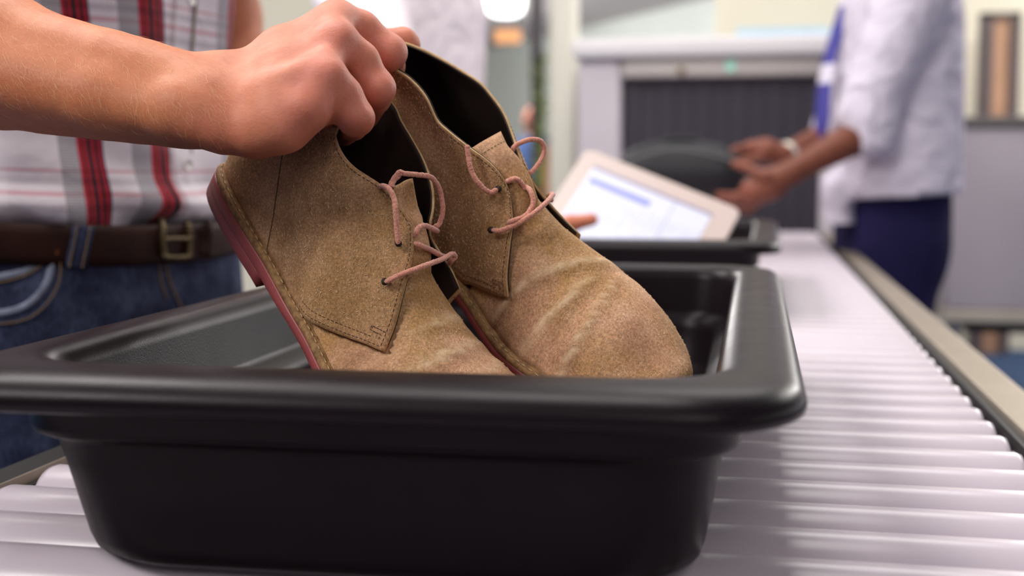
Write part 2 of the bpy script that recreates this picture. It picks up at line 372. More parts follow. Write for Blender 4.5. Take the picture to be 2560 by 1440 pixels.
# ------------------------------------------------------------------ plastic bins
def rrect(x0, x1, y0, y1, r, n=10):
    P = []
    for cx, cy, a0 in ((x1 - r, y0 + r, -90), (x1 - r, y1 - r, 0), (x0 + r, y1 - r, 90), (x0 + r, y0 + r, 180)):
        for k in range(n + 1):
            a = math.radians(a0 + 90 * k / n); P.append((cx + r * math.cos(a), cy + r * math.sin(a)))
    Q = []
    for i in range(len(P)):           # refine the straight runs
        a, b = np.array(P[i]), np.array(P[(i + 1) % len(P)]); d = np.linalg.norm(b - a); m = 8 if d > .08 else 1
        for k in range(m): Q.append(a + (b - a) * k / m)
    return np.array(Q)
BX0, BX1, BY0, BY1 = -.398, .0255, .508, 1.236
BINH = .1055
def bin_mesh(name, loc):
    X0, X1, Y0, Y1 = BX0, BX1, BY0, BY1
    # inset x, inset y, height, corner radius
    prof = [(.110, .110, -.0985, .02), (.078, .072, -.0985, .03), (.070, .064, -.0965, .033), (.065, .060, -.090, .035), (.060, .057, -.060, .038), (.057, .0555, -.052, .039), (.050, .053, -.047, .040), (.047, .052, -.042, .041), (.043, .052, -.012, .042), (.040, .050, -.005, .042), (.035, .046, -.001, .043),
            (.030, .040, 0, .045), (.020, .028, .0005, .048), (.015, .019, -.0002, .051), (.009, .011, -.0016, .054), (.0045, .0055, -.0042, .056), (.0012, .0015, -.008, .058), (0, 0, -.0115, .059), (0, 0, -.0135, .059), (.0012, .0012, -.0165, .058), (.004, .004, -.018, .056), (.006, .006, -.0165, .055), (.026, .034, -.010, .048),
            (.028, .036, -.012, .048), (.029, .037, -.034, .048), (.030, .038, -.0375, .048), (.032, .040, -.039, .048), (.036, .044, -.040, .050), (.038, .045, -.043, .050), (.040, .0455, -.054, .054), (.047, .046, -.095, .066), (.049, .0475, -.101, .066), (.055, .053, -.105, .064), (.084, .074, -.1055, .045), (.11, .11, -.1055, .02)]
    V = []; n = None
    for o, oy, z, r in prof:
        q = rrect(X0 + o, X1 - o, Y0 + oy, Y1 - oy, r); n = len(q)
        V += [(a, b + .014 * (a - X1) / (X1 - X0) * max(0, (Y1 - b) / (Y1 - Y0)) ** 2, z) for a, b in q]   # the near end is not quite square
    f = gridf(len(prof), n, closev=True)
    f += [tuple(range(n)), tuple((len(prof) - 1) * n + k for k in range(n))[::-1]]
    V = np.array(V); c = np.array([(X0 + X1) / 2, (Y0 + Y1) / 2, -BINH]); V = V - c
    o = mesh(name, V, f, BINM); recalc(o); o.location = [float(v) for v in loc]
    return o
bc = np.array([(BX0 + BX1) / 2, (BY0 + BY1) / 2, ZR + .0002])
b1 = tag(bin_mesh('security_tray', bc), 'black plastic tray in the foreground holding the suede boots', 'tray', 'black security trays on the rollers')
b2 = b1.copy(); link(b2); b2.location = (bc[0] + .014, bc[1] + 1.10, bc[2]); b2.rotation_euler = (0, 0, math.radians(-.6))
tag(b2, 'black plastic tray behind the boots with the white tablet over it', 'tray', 'black security trays on the rollers')

# ------------------------------------------------------------------ suede boots
FIBRE = plain('pale_suede_fibre', srgb(240, 214, 176), .9, spec=.2)
def Lc(P): return np.asarray(P, float)
class Pose:
    def __init__(s, R, o, spring=0): s.R = np.array(R); s.o = np.array(o) + CAMP; s.sp = spring
    def w(s, p):      # the toe flexes upward where it meets the tray
        p = np.array(p, float); p[..., 2] += s.sp * np.clip((p[..., 1] - .165) / .12, 0, 2) ** 2; return p @ s.R.T + s.o
POSE_A = Pose([[-.4297, .7062, .5627], [-.9027, -.32, -.2877], [-.0231, -.6316, .775]], [-.3523, .7864, -.0275], .024)
POSE_B = Pose([[-.6603, .6772, .3248], [-.707, -.4145, -.573], [-.2534, -.608, .7524]], [-.2703, .8773, -.0022], .010)
def pts(pose, rows):
    """rows: (x,y,z[,px,py]) in mm, shoe frame; an image position slides the point across its sight line"""
    out = []
    for r in rows:
        P = pose.w(np.array(r[:3]) / 1000.)
        if len(r) > 3: P = snap(P, r[3:5])
        out.append(P)
    return np.array(out)
def coons(bt, tp, lf, rt, nu, nv, bulge=None):
    b = cr(bt, nu); t = cr(tp, nu); l = cr(lf, nv); r = cr(rt, nv)
    u = np.linspace(0, 1, nu)[:, None, None]; v = np.linspace(0, 1, nv)[None, :, None]
    G = (1 - v) * b[:, None] + v * t[:, None] + (1 - u) * l[None] + u * r[None] - ((1 - u) * (1 - v) * b[0] + u * (1 - v) * b[-1] + (1 - u) * v * t[0] + u * v * t[-1])
    if bulge is not None: G = G + bulge(u[..., 0], v[..., 0])[..., None] * np.ones(3) if False else G + bulge(u, v)
    return G
# footprint of the upper at the welt (mm), heel centre -> +x side -> toe -> -x side ; (x,y)
OUT = [(0, 2), (17, 6), (29, 20), (33, 45), (33, 75), (33, 105), (36, 135), (42, 165), (47, 195), (48, 222), (43, 250), (31, 273), (14, 287), (-3, 291), (-20, 286), (-34, 270), (-43, 247), (-47, 220), (-46, 195), (-41, 165), (-35, 135), (-32, 105), (-32, 75), (-31, 45), (-27, 20), (-15, 6)]
def zw(y):  # height of the welt top above the ground line
    return float(np.interp(y, [0, 75, 110, 150, 200, 250, 295], [29, 27, 23.5, 19, 16, 18, 25]))
def snap_near(P, poly):
    """slide world points to the closest spot of an observed image line"""
    q = proj(P); poly = np.array(poly, float); seg = []
    dense = cr(poly, 160); out = []
    for p, w_ in zip(q, P):
        i = np.argmin(np.linalg.norm(dense - p, axis=1)); out.append(snap(w_, dense[i]))
    return np.array(out)
def stitches(name, P, parent, mat, step=.0034, length=.0022, r=.00032, lift=0, nrm=None):
    """a run of small thread stitches along a polyline, one mesh"""
    s = np.r_[0, np.cumsum(np.linalg.norm(np.diff(P, axis=0), axis=1))]; parts = []
    for a in np.arange(0, s[-1] - length, step):
        q = np.array([[np.interp(t, s, P[:, k]) for k in range(3)] for t in (a, a + length / 2, a + length)])
        if nrm is not None: q = q + nrm * lift; q[1] += nrm * r
        parts.append(tube(None, q, [r * .5, r, r * .5], None, n=5))
    v, f = merge(parts); return mesh(name, v, f, mat, parent)
def build_shoe(nm, pose, D, label, group):
    root = empty('desert_boot', pose.w((0, .12, 0))); tag(root, label, 'boot', group)
    outward_up = pose.R[:, 2]; far_x = -pose.R[:, 0]; near_x = pose.R[:, 0]
    n = 120
    o2 = cr(np.array([(x, y, zw(y)) for x, y in OUT], float), n, closed=True)   # mm
    if D.get('toe'): o2[:, 1] += D['toe'] * np.clip((o2[:, 1] - 200) / 90, 0, 1) ** 1.5
    if D.get('farw'):
        k = (o2[:, 0] < 0); o2[k, 0] *= 1 + (D['farw'] - 1) * np.clip((o2[k, 1] - 150) / 50, 0, 1)
    # image fitted footprint: near side
    J = pose.w(o2 / 1000.)
    if D.get('junction'):
        k = (o2[:, 0] > 8) & (o2[:, 1] < D['jmax']) ; 
        if D.get('jmin'): k &= o2[:, 1] > D['jmin']
        if D.get('jy'):
            tb_ = np.array(D['jy'], float); Jn = np.array([snap(p_, (np.interp(y_, tb_[:, 0], tb_[:, 1]), np.interp(y_, tb_[:, 0], tb_[:, 2]))) for p_, y_ in zip(J[k], o2[k, 1])])
        else: Jn = snap_near(J[k], D['junction'])
        dv = np.zeros_like(J); dv[k] = Jn - J[k]
        for _ in range(10): dv = (np.roll(dv, 1, 0) + 2 * dv + np.roll(dv, -1, 0)) / 4
        J = J + dv
    # outward normals in the sole plane
    T = np.roll(J, -1, 0) - np.roll(J, 1, 0); T /= np.linalg.norm(T, axis=1, keepdims=True)
    N = np.cross(T, outward_up); N /= np.linalg.norm(N, axis=1, keepdims=True)
    c = J.mean(0); N *= np.sign(np.sum((J - c) * N, axis=1).mean())
    U = outward_up
    yy = o2[:, 1]
    ztop = np.array([zw(y) for y in yy]) / 1000
    def ring(off, dz): return J + N * off + U * (dz[:, None] if hasattr(dz, 'shape') else dz)
    # welt: stitched leather strip
    rings = [ring(-.006, .0004), ring(.0008, .0004), ring(.0036, -.0004), ring(.0046, -.0014), ring(.0046, -.0042), ring(.0040, -.0052), ring(-.006, -.0052)]
    V = np.vstack(rings); f = gridf(len(rings), n, closev=True) + [tuple(range(n)), tuple((len(rings) - 1) * n + k_ for k_ in range(n))[::-1]]
    recalc(mesh('welt', V, f, WELT, root))
    if True:
        q = ring(.0026, .0004); q = np.vstack([q, q[:1]])
        stitches('welt_stitching', q, root, THREAD_L, .0058, .0038, .0005)
    # red outsole (with the heel block below it)
    th = np.interp(yy, [0, 75, 110, 295], [.0085, .0085, .0065, .0060])
    rings = [ring(-.008, -.0051), ring(.0042, -.0052), ring(.0046, -.0062), ring(.0046, -.0052 - th * .5), ring(.0046, -.0052 - th * .96), ring(.0042, -.0052 - th), ring(-.008, -.0052 - th)]
    V = np.vstack(rings); f = gridf(len(rings), n, closev=True) + [tuple(range(n)), tuple((len(rings) - 1) * n + k_ for k_ in range(n))[::-1]]
    recalc(mesh('outsole', V, f, REDSOLE, root))
    hm = 76.
    loop = [i for i in range(n) if yy[i] < hm]; st = [i for i in range(n) if yy[i] >= hm][-1] + 1 if loop[0] == 0 else loop[0]
    order = [i for i in range(st, n)] + [i for i in range(0, n) if yy[i] < hm and i < st]
    order = [i for i in order if yy[i] < hm]
    hb = ztop[order] - .0052 - .0085 + .0005
    top = (J + N * .0045 - U * .0134)[order]; top2 = (J + N * .0045 - U * .0139)[order]; mid = (J + N * .0044 - U * .0208)[order]; bot = (J + N * .0036 - U * .0215)[order]; bot2 = (J * .9 + .1 * J[order].mean(0) + N * 0 - U * .0215)[order]
    m_ = len(order); V = np.vstack([top, top2, mid, bot, bot2]); f = gridf(5, m_) + [tuple(range(m_)), tuple(4 * m_ + k_ for k_ in range(m_))[::-1]]
    f += [((a_ + 1) * m_ - 1, a_ * m_, (a_ + 1) * m_, (a_ + 2) * m_ - 1) for a_ in range(4)]
    recalc(mesh('heel_block', V, f, REDSOLE, root))
    # quarters --------------------------------------------------
    QS = []
    for sd in ('near', 'far'):
        q = D[sd]; sgn = 1 if sd == 'near' else -1; xo = near_x * sgn
        bt, tp, rt, lf = (pts(pose, q[k_]) for k_ in ('bottom', 'top', 'front', 'heel'))
        idx_s = [i for i in range(n) if i <= np.argmax(yy)] if sgn > 0 else [0] + [i for i in range(n - 1, np.argmax(yy) - 1, -1)]
        lf[0] = J[0] + U * .0004
        for i_, row in enumerate(q['bottom']):
            if len(row) == 3 and row[2] <= 29 and row[1] < 136: bt[i_] = np.array([np.interp(row[1], yy[idx_s], J[idx_s, k_]) for k_ in range(3)]) + U * .0004
        bt = np.vstack([lf[:1], bt[1:-1], rt[:1]]); tp = np.vstack([lf[-1:], tp[1:-1], rt[-1:]])
        bl = q.get('bulge', 4.) / 1000; wav = q.get('wave', 0) / 1000
        heel_dir = -pose.R[:, 1]
        def bulge(u, v):
            dirv = xo[None, None] * np.sin(np.clip(u * 1.15, 0, 1) * math.pi / 2 + .0) + heel_dir[None, None] * np.cos(np.clip(u * 1.6, 0, 1) * math.pi / 2)
            return dirv * (np.sin(math.pi * v) * bl * (1 - u ** 3) + wav * np.sin(v * 7 + u * 9) * np.sin(math.pi * v) * np.sin(math.pi * u))
        nu, nv = 56, 36
        Gq = coons(bt, tp, lf, rt, nu, nv, bulge)
        ref = np.broadcast_to(xo, Gq.shape)
        qo = thick('quarter', Gq, .0015, SUEDE, root, ref, rim=SUEDE_EDGE)
        if sd == 'near': qo['label'] = 'side panel nearest the camera'
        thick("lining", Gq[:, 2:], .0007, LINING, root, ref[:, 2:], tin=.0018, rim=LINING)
        NQ = normals_grid(Gq); s0 = np.sign(np.mean(NQ @ xo)); NQ *= s0
        QS.append((Gq, NQ))
        def inset(path, d):  # path: list of (i,j) float
            out = []
            for i, j in path:
                i0 = min(int(i), nu - 2); j0 = min(int(j), nv - 2); fi, fj = i - i0, j - j0
                P = (Gq[i0, j0] * (1 - fi) * (1 - fj) + Gq[i0 + 1, j0] * fi * (1 - fj) + Gq[i0, j0 + 1] * (1 - fi) * fj + Gq[i0 + 1, j0 + 1] * fi * fj)
                out.append(P + NQ[i0, j0] * d)
            return np.array(out)
        e = .9
        kb = q.get('free', .7)
        top_line = [(i, nv - 1 - e) for i in np.linspace(0, nu - 1 - e, 60)]
        front_line = [(nu - 1 - e, j) for j in np.linspace(nv - 1 - e, e, 40)]
        bot_line = [(i, e) for i in np.linspace(nu - 1 - e, kb * (nu - 1), 16)]
        stitches('edge_stitching', inset(top_line + front_line + bot_line, .0001), root, THREAD, .0031, .0021, .0003)
        if sd == 'near':
            bot2 = [(i, e + 1.5) for i in np.linspace(nu - 4, kb * (nu - 1), 16)]
            stitches('edge_stitching', inset(bot2, .0001), root, THREAD, .0031, .0021, .0003)
            tab = [(nu - 2.0, 5.0), (nu - 4.6, 5.0), (nu - 4.6, 3.9), (nu - 2.6, 3.9), (nu - 2.6, 2.0)]
            tb = inset(tab, .0006); tb = np.vstack([np.linspace(tb[k_], tb[k_ + 1], 6) for k_ in range(4)])
            stitches('edge_stitching', tb, root, THREAD, .0024, .0018, .0003)
            if q.get('seam'):
                sm = inset([(q['seam'][0] + (q['seam'][1] - q['seam'][0]) * t + 1.0 * math.sin(t * 3), t * (nv - 1)) for t in np.linspace(0, 1, 40)], .0002)
                tube('heel_seam', sm, .0003, THREAD, root, n=5)
    # vamp dome ------------------------------------------------
    ny = 46; nx = 37
    ys = np.linspace(126, yy.max(), ny)
    hz = D['ridge']
    jl = o2.copy()
    # world junction sampled per station: + side and - side
    ip = [i for i in range(n) if i <= np.argmax(yy)]; im = [0] + [i for i in range(n - 1, np.argmax(yy) - 1, -1)]
    def side(idx, y):
        Y = yy[idx]; return np.array([np.interp(y, Y, J[idx, k_]) for k_ in range(3)])
    ymax = yy.max(); G = np.zeros((ny, nx, 3))
    for a, y in enumerate(ys):
        yq = min(y, ymax - .01)
        yc = yq
        P1 = side(ip, yc); P0 = side(im, yc)
        yh = yc if yc < 200 else 200 + (yc - 200) * 91 / (ymax - 200)
        h = np.interp(yh, [p[0] for p in hz], [p[1] for p in hz]) / 1000 - zw(yc) / 1000
        xr = np.interp(yh, [p[0] for p in hz], [p[2] for p in hz]) / 1000
        wid = np.linalg.norm(P1 - P0); mid = (P1 + P0) / 2
        sq = np.interp(yc, [96, 200, 250, 291], [1.7, 2.0, 2.3, 2.5])
        for b, ph in enumerate(np.linspace(0, math.pi, nx)):
            cx = math.copysign(abs(math.cos(ph)) ** (2 / sq), math.cos(ph)); cz = math.sin(ph) ** (2 / sq)
            lean = xr * cz
            G[a, b] = mid + (P1 - P0) / 2 * cx * (1 + .03 * math.sin(2 * ph) ** 2) + U * (h * cz) + near_x * lean
        # toe spring of the sections near the toe: lean back toward the heel so the toe rounds over
    # creases across the flex line
    loc = (G - pose.o) @ pose.R * 1000
    xx, yv = loc[..., 0], loc[..., 1]
    cre = np.zeros_like(xx)
    for (y0, sl, cur, amp, wd) in D['creases']:
        d = yv - (y0 + sl * xx + cur * (xx / 40.) ** 2)
        cre += amp * np.exp(-(d / wd) ** 2) * np.clip(1.2 - (np.abs(xx) / 48.) ** 2, 0, 1)
    NG = normals_grid(G); sg = np.sign(np.mean(NG @ U)); NG *= sg
    G = G + NG * cre[..., None] / 1000
    QP = np.vstack([q.reshape(-1, 3) for q, _ in QS]); QN = np.vstack([q.reshape(-1, 3) for _, q in QS])
    G0 = G.copy()
    for it in range(6):
        P = G.reshape(-1, 3); d2 = ((P[:, None] - QP[None]) ** 2).sum(2); i_ = d2.argmin(1)
        s_ = np.sum((P - QP[i_]) * QN[i_], 1); lat = np.sqrt(np.maximum(d2[np.arange(len(P)), i_] - s_ ** 2, 0))
        hit = (lat < .0035) & (s_ > -.0036) & (s_ < .03)
        G = (P + QN[i_] * (np.where(hit, -.0036 - s_, 0))[:, None]).reshape(G.shape)
        if it < 5:
            dv = G - G0
            for _ in range(3): dv[1:-1, 1:-1] = (dv[1:-1, 1:-1] * 2 + dv[:-2, 1:-1] + dv[2:, 1:-1] + dv[1:-1, :-2] + dv[1:-1, 2:]) / 6
            G = G0 + dv
    vamp = thick('vamp', G, .0016, SUEDE_V, root, U, rim=SUEDE_EDGE, tint=np.clip(cre * 1.1, 0, .9))
    0 and print('lowest', nm, (ring(0, -.0052 - .0062)[:, 2] - ZR).min(), 'y', ring(0, 0)[:, 1].min(), 'neartop', [round(float((CM @ (q_ - CAMP))[2]), 4) for q_ in pts(pose, D['near']['top'])])
    rg = np.random.default_rng(5 + len(nm)); fib = []
    fields = [(G, NG, 450)] + [(QS[0][0], QS[0][1], 2200)] + [(QS[1][0], QS[1][1], 60)]
    for Gs_, Ns_, cnt in fields:
        a_, b_ = Gs_.shape[:2]
        for _ in range(cnt):
            i_, j_ = rg.integers(2, a_ - 2), rg.integers(2, b_ - 2); P_ = Gs_[i_, j_] + (Gs_[i_ + 1, j_] - Gs_[i_, j_]) * rg.random() + (Gs_[i_, j_ + 1] - Gs_[i_, j_]) * rg.random(); n_ = Ns_[i_, j_]
            d_ = rg.normal(size=3); d_ -= n_ * (d_ @ n_); d_ /= np.linalg.norm(d_); d_ = d_ + pose.R[:, 1] * .9; d_ -= n_ * (d_ @ n_); d_ /= np.linalg.norm(d_); e_ = np.cross(n_, d_)
            l_ = rg.uniform(.0006, .0018); c_ = rg.normal() * .35
            fib.append(tube(None, [P_ + n_ * .0001, P_ + n_ * .00035 + d_ * l_ * .5 + e_ * l_ * c_ * .3, P_ + n_ * .0002 + d_ * l_ + e_ * l_ * c_], [.00008, .00013, .00007], None, n=3, caps=False))
    v_, f_ = merge(fib); mesh('suede_fibres', v_, f_, FIBRE, root)['kind'] = 'stuff'
    # tongue
    tg = D['tongue']
    rows = [pts(pose, r) for r in tg]; Gt = np.array([cr(r, 16) for r in rows]); Gt = np.array([cr(Gt[:, j], 34) for j in range(16)])  # (16,34,3)
    P = Gt.reshape(-1, 3)
    for it in range(3):
        d2 = ((P[:, None] - QP[None]) ** 2).sum(2); i_ = d2.argmin(1); s_ = np.sum((P - QP[i_]) * QN[i_], 1); lat = np.sqrt(np.maximum(d2[np.arange(len(P)), i_] - s_ ** 2, 0))
        hit_ = (lat < .004) & (s_ > -.0045) & (s_ < .02); P = P + QN[i_] * (np.where(hit_, -.0045 - s_, 0))[:, None]
    Gt = P.reshape(Gt.shape)
    thick('tongue', Gt, .0022, SUEDE_V, root, np.broadcast_to(U, Gt.shape), rim=SUEDE_EDGE)
    NT_ = normals_grid(Gt); NT_ *= np.sign(np.mean(NT_ @ U))
    stitches('tongue_stitching', Gt[:, -3] + NT_[:, -3] * .0003, root, THREAD_L, .0031, .0021, .0003)
    # heel strip and insole
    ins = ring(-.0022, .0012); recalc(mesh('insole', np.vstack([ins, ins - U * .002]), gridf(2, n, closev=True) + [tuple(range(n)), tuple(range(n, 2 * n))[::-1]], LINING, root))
    # laces
    for L in D['laces']:
        P = cr(pts(pose, L), 70)
        fz = RNG.normal(0, .00006, P.shape); rl = np.full(70, .00165); rl[[0, -1]] = .0007; rl[[1, -2]] = .0014; rl[:] *= 1 + .05 * np.sin(np.arange(70) * 2.1)
        tube('lace', P + fz, rl, LACE, root, n=10)
    for e_ in D['eyelets']:
        P = pts(pose, [e_])[0]; nn = (CAMP - P) / np.linalg.norm(CAMP - P) * .35 + near_x * .5 + U * .5; nn /= np.linalg.norm(nn)
        a = np.cross(nn, U); a /= np.linalg.norm(a); b = np.cross(nn, a)
        ring_ = np.array([P + .0021 * (math.cos(t) * a + math.sin(t) * b) for t in np.linspace(0, 2 * math.pi, 15)[:-1]])
        V = np.vstack([ring_ + nn * .0006, ring_ - nn * .001]); recalc(mesh('eyelet', V, gridf(2, 14, closev=True) + [tuple(range(14)), tuple(range(14, 28))[::-1]], LINING, root))
    return root
RIDGE = [(96, 108, 0), (130, 94, 0), (160, 80, 0), (190, 68, -4), (215, 61, -8), (240, 57, -9), (262, 52, -8), (278, 46, -5), (288, 35, -2), (291, 25, 0)]
DA = dict(
 junction=[(562, 396), (569, 454), (590, 504), (625, 558), (667, 621), (708, 696), (737, 758), (767, 796), (792, 842), (817, 892), (833, 925), (880, 990)], jmax=232,
 jy=[(2, 557, 388), (8, 561, 404), (20, 569, 450), (32, 590, 504), (46, 628, 562), (62, 669, 622), (85, 712, 704), (105, 742, 762), (125, 768, 800), (145, 792, 842), (165, 817, 892), (182, 835, 930), (205, 870, 985), (232, 905, 1030)],
 ridge=RIDGE,
 creases=[(186, .1, -4, .7, 3), (196, -.2, -4, -.8, 4), (206, .1, -3, .8, 3.2), (216, .1, -3, -.8, 5), (229, .3, -2, .6, 3)],
 near=dict(heel=[(0, 2, 29), (0, -1, 60), (0, 3, 95), (0, 6, 124)],
   bottom=[(0, 2, 29), (17, 6, 29, 560, 415), (29, 20, 29, 571, 460), (33, 45, 28, 625, 558), (33, 75, 27, 690, 665), (33, 105, 24, 737, 758), (36, 128, 23, 762, 795), (37, 139, 27, 800, 817), (36, 150, 34, 862, 842), (34, 162, 42, 905, 857), (30, 174, 50, 960, 880)],
   front=[(30, 174, 50, 960, 880), (31, 168, 58, 987, 812), (29, 158, 70, 1012, 717), (24, 146, 83, 1033, 640), (20, 134, 95, 1031, 565)],
   top=[(0, 6, 124), (18, 8, 126), (32, 25, 126), (38, 40, 122, 825, 300), (39, 52, 120, 848, 306), (37, 60, 116, 837, 333), (35, 68, 112, 852, 378), (33, 80, 108, 884, 416), (30, 96, 106, 953, 462), (25, 112, 104, 995, 508), (20, 134, 95, 1031, 565)],
   bulge=4.5, wave=0.8, free=.66, seam=(24.5, 15)),
 far=dict(heel=[(0, 2, 29), (0, -1, 60), (0, 3, 95), (0, 6, 124)],
   bottom=[(0, 2, 29), (-16, 6, 29), (-28, 20, 29), (-32, 45, 28), (-32, 75, 27), (-33, 105, 24), (-36, 132, 22), (-38, 142, 28), (-37, 152, 34), (-35, 162, 42), (-32, 172, 50, 1153, 727)],
   front=[(-32, 172, 50, 1153, 727), (-29, 165, 60, 1130, 672), (-26, 155, 72, 1104, 633), (-22, 142, 86, 1080, 592), (-18, 132, 97, 1078, 556)],
   top=[(0, 6, 124), (-18, 8, 126), (-32, 25, 126), (-36, 42, 120, 983, 258), (-36, 60, 116, 1008, 305), (-35, 78, 112, 1036, 352), (-32, 96, 108, 1064, 405), (-27, 113, 104, 1083, 465), (-22, 124, 101, 1086, 515), (-18, 132, 97, 1078, 556)],
   bulge=4., wave=0, free=.66),
 tongue=[[(16, 195, 42), (8, 195, 46), (-8, 195, 46), (-16, 195, 42)], [(18, 168, 58), (8, 168, 64), (-8, 168, 64), (-18, 168, 58)],
   [(21, 145, 84), (8, 146, 92), (-8, 146, 92), (-17, 146, 86, 1068, 585)], [(20, 125, 96), (8, 125, 103), (-4, 125, 103, 1020, 520), (-14, 125, 98, 1045, 515)], [(18, 112, 102, 984, 468), (10, 110, 108, 1000, 462), (0, 110, 109, 1018, 452), (-8, 111, 106, 1032, 446)]],
 eyelets=[(26, 134, 94, 996, 608), (28, 153, 76, 962, 704)],
 laces=[
  [(27, 134, 95, 996, 610), (29, 130, 97, 993, 580), (31, 124, 102, 989, 530), (30, 118, 106, 985, 497), (29, 112, 109, 972, 472), (26, 106, 109, 956, 465), (22, 104, 104, 946, 470)],
  [(20, 118, 103, 975, 475), (17, 114, 108, 980, 455), (14, 112, 112, 998, 431), (10, 113, 113, 1012, 434), (0, 114, 114, 1042, 437), (-10, 118, 114, 1075, 442), (-20, 122, 112, 1092, 460), (-26, 126, 110, 1101, 483), (-28, 132, 105, 1107, 525), (-26, 134, 100, 1098, 560), (-22, 134, 96, 1088, 566), (-24, 136, 78, 1088, 574)],
  [(14, 118, 106, 1004, 426), (12, 116, 110, 996, 440), (15, 114, 110, 984, 452), (19, 116, 107, 978, 470)],
  [(22, 138, 72, 1024, 594), (17, 140, 92, 1038, 585), (14, 138, 95, 1046, 570), (4, 138, 98, 1062, 564), (-8, 138, 98, 1082, 572), (-18, 138, 76, 1094, 578)],
  [(22, 146, 68, 1022, 606), (17, 146, 88, 1040, 610), (8, 147, 92, 1058, 617), (-4, 148, 92, 1076, 624), (-16, 149, 88, 1100, 638), (-24, 149, 66, 1114, 642)],
  [(28, 153, 76, 962, 706), (29, 152, 79, 980, 697), (26, 152, 84, 1005, 685), (22, 151, 90, 1030, 676), (8, 151, 95, 1070, 661), (-12, 152, 94, 1105, 648), (-24, 153, 90, 1130, 635), (-28, 155, 85, 1138, 642), (-27, 157, 80, 1128, 652), (-32, 158, 60, 1122, 662)]])
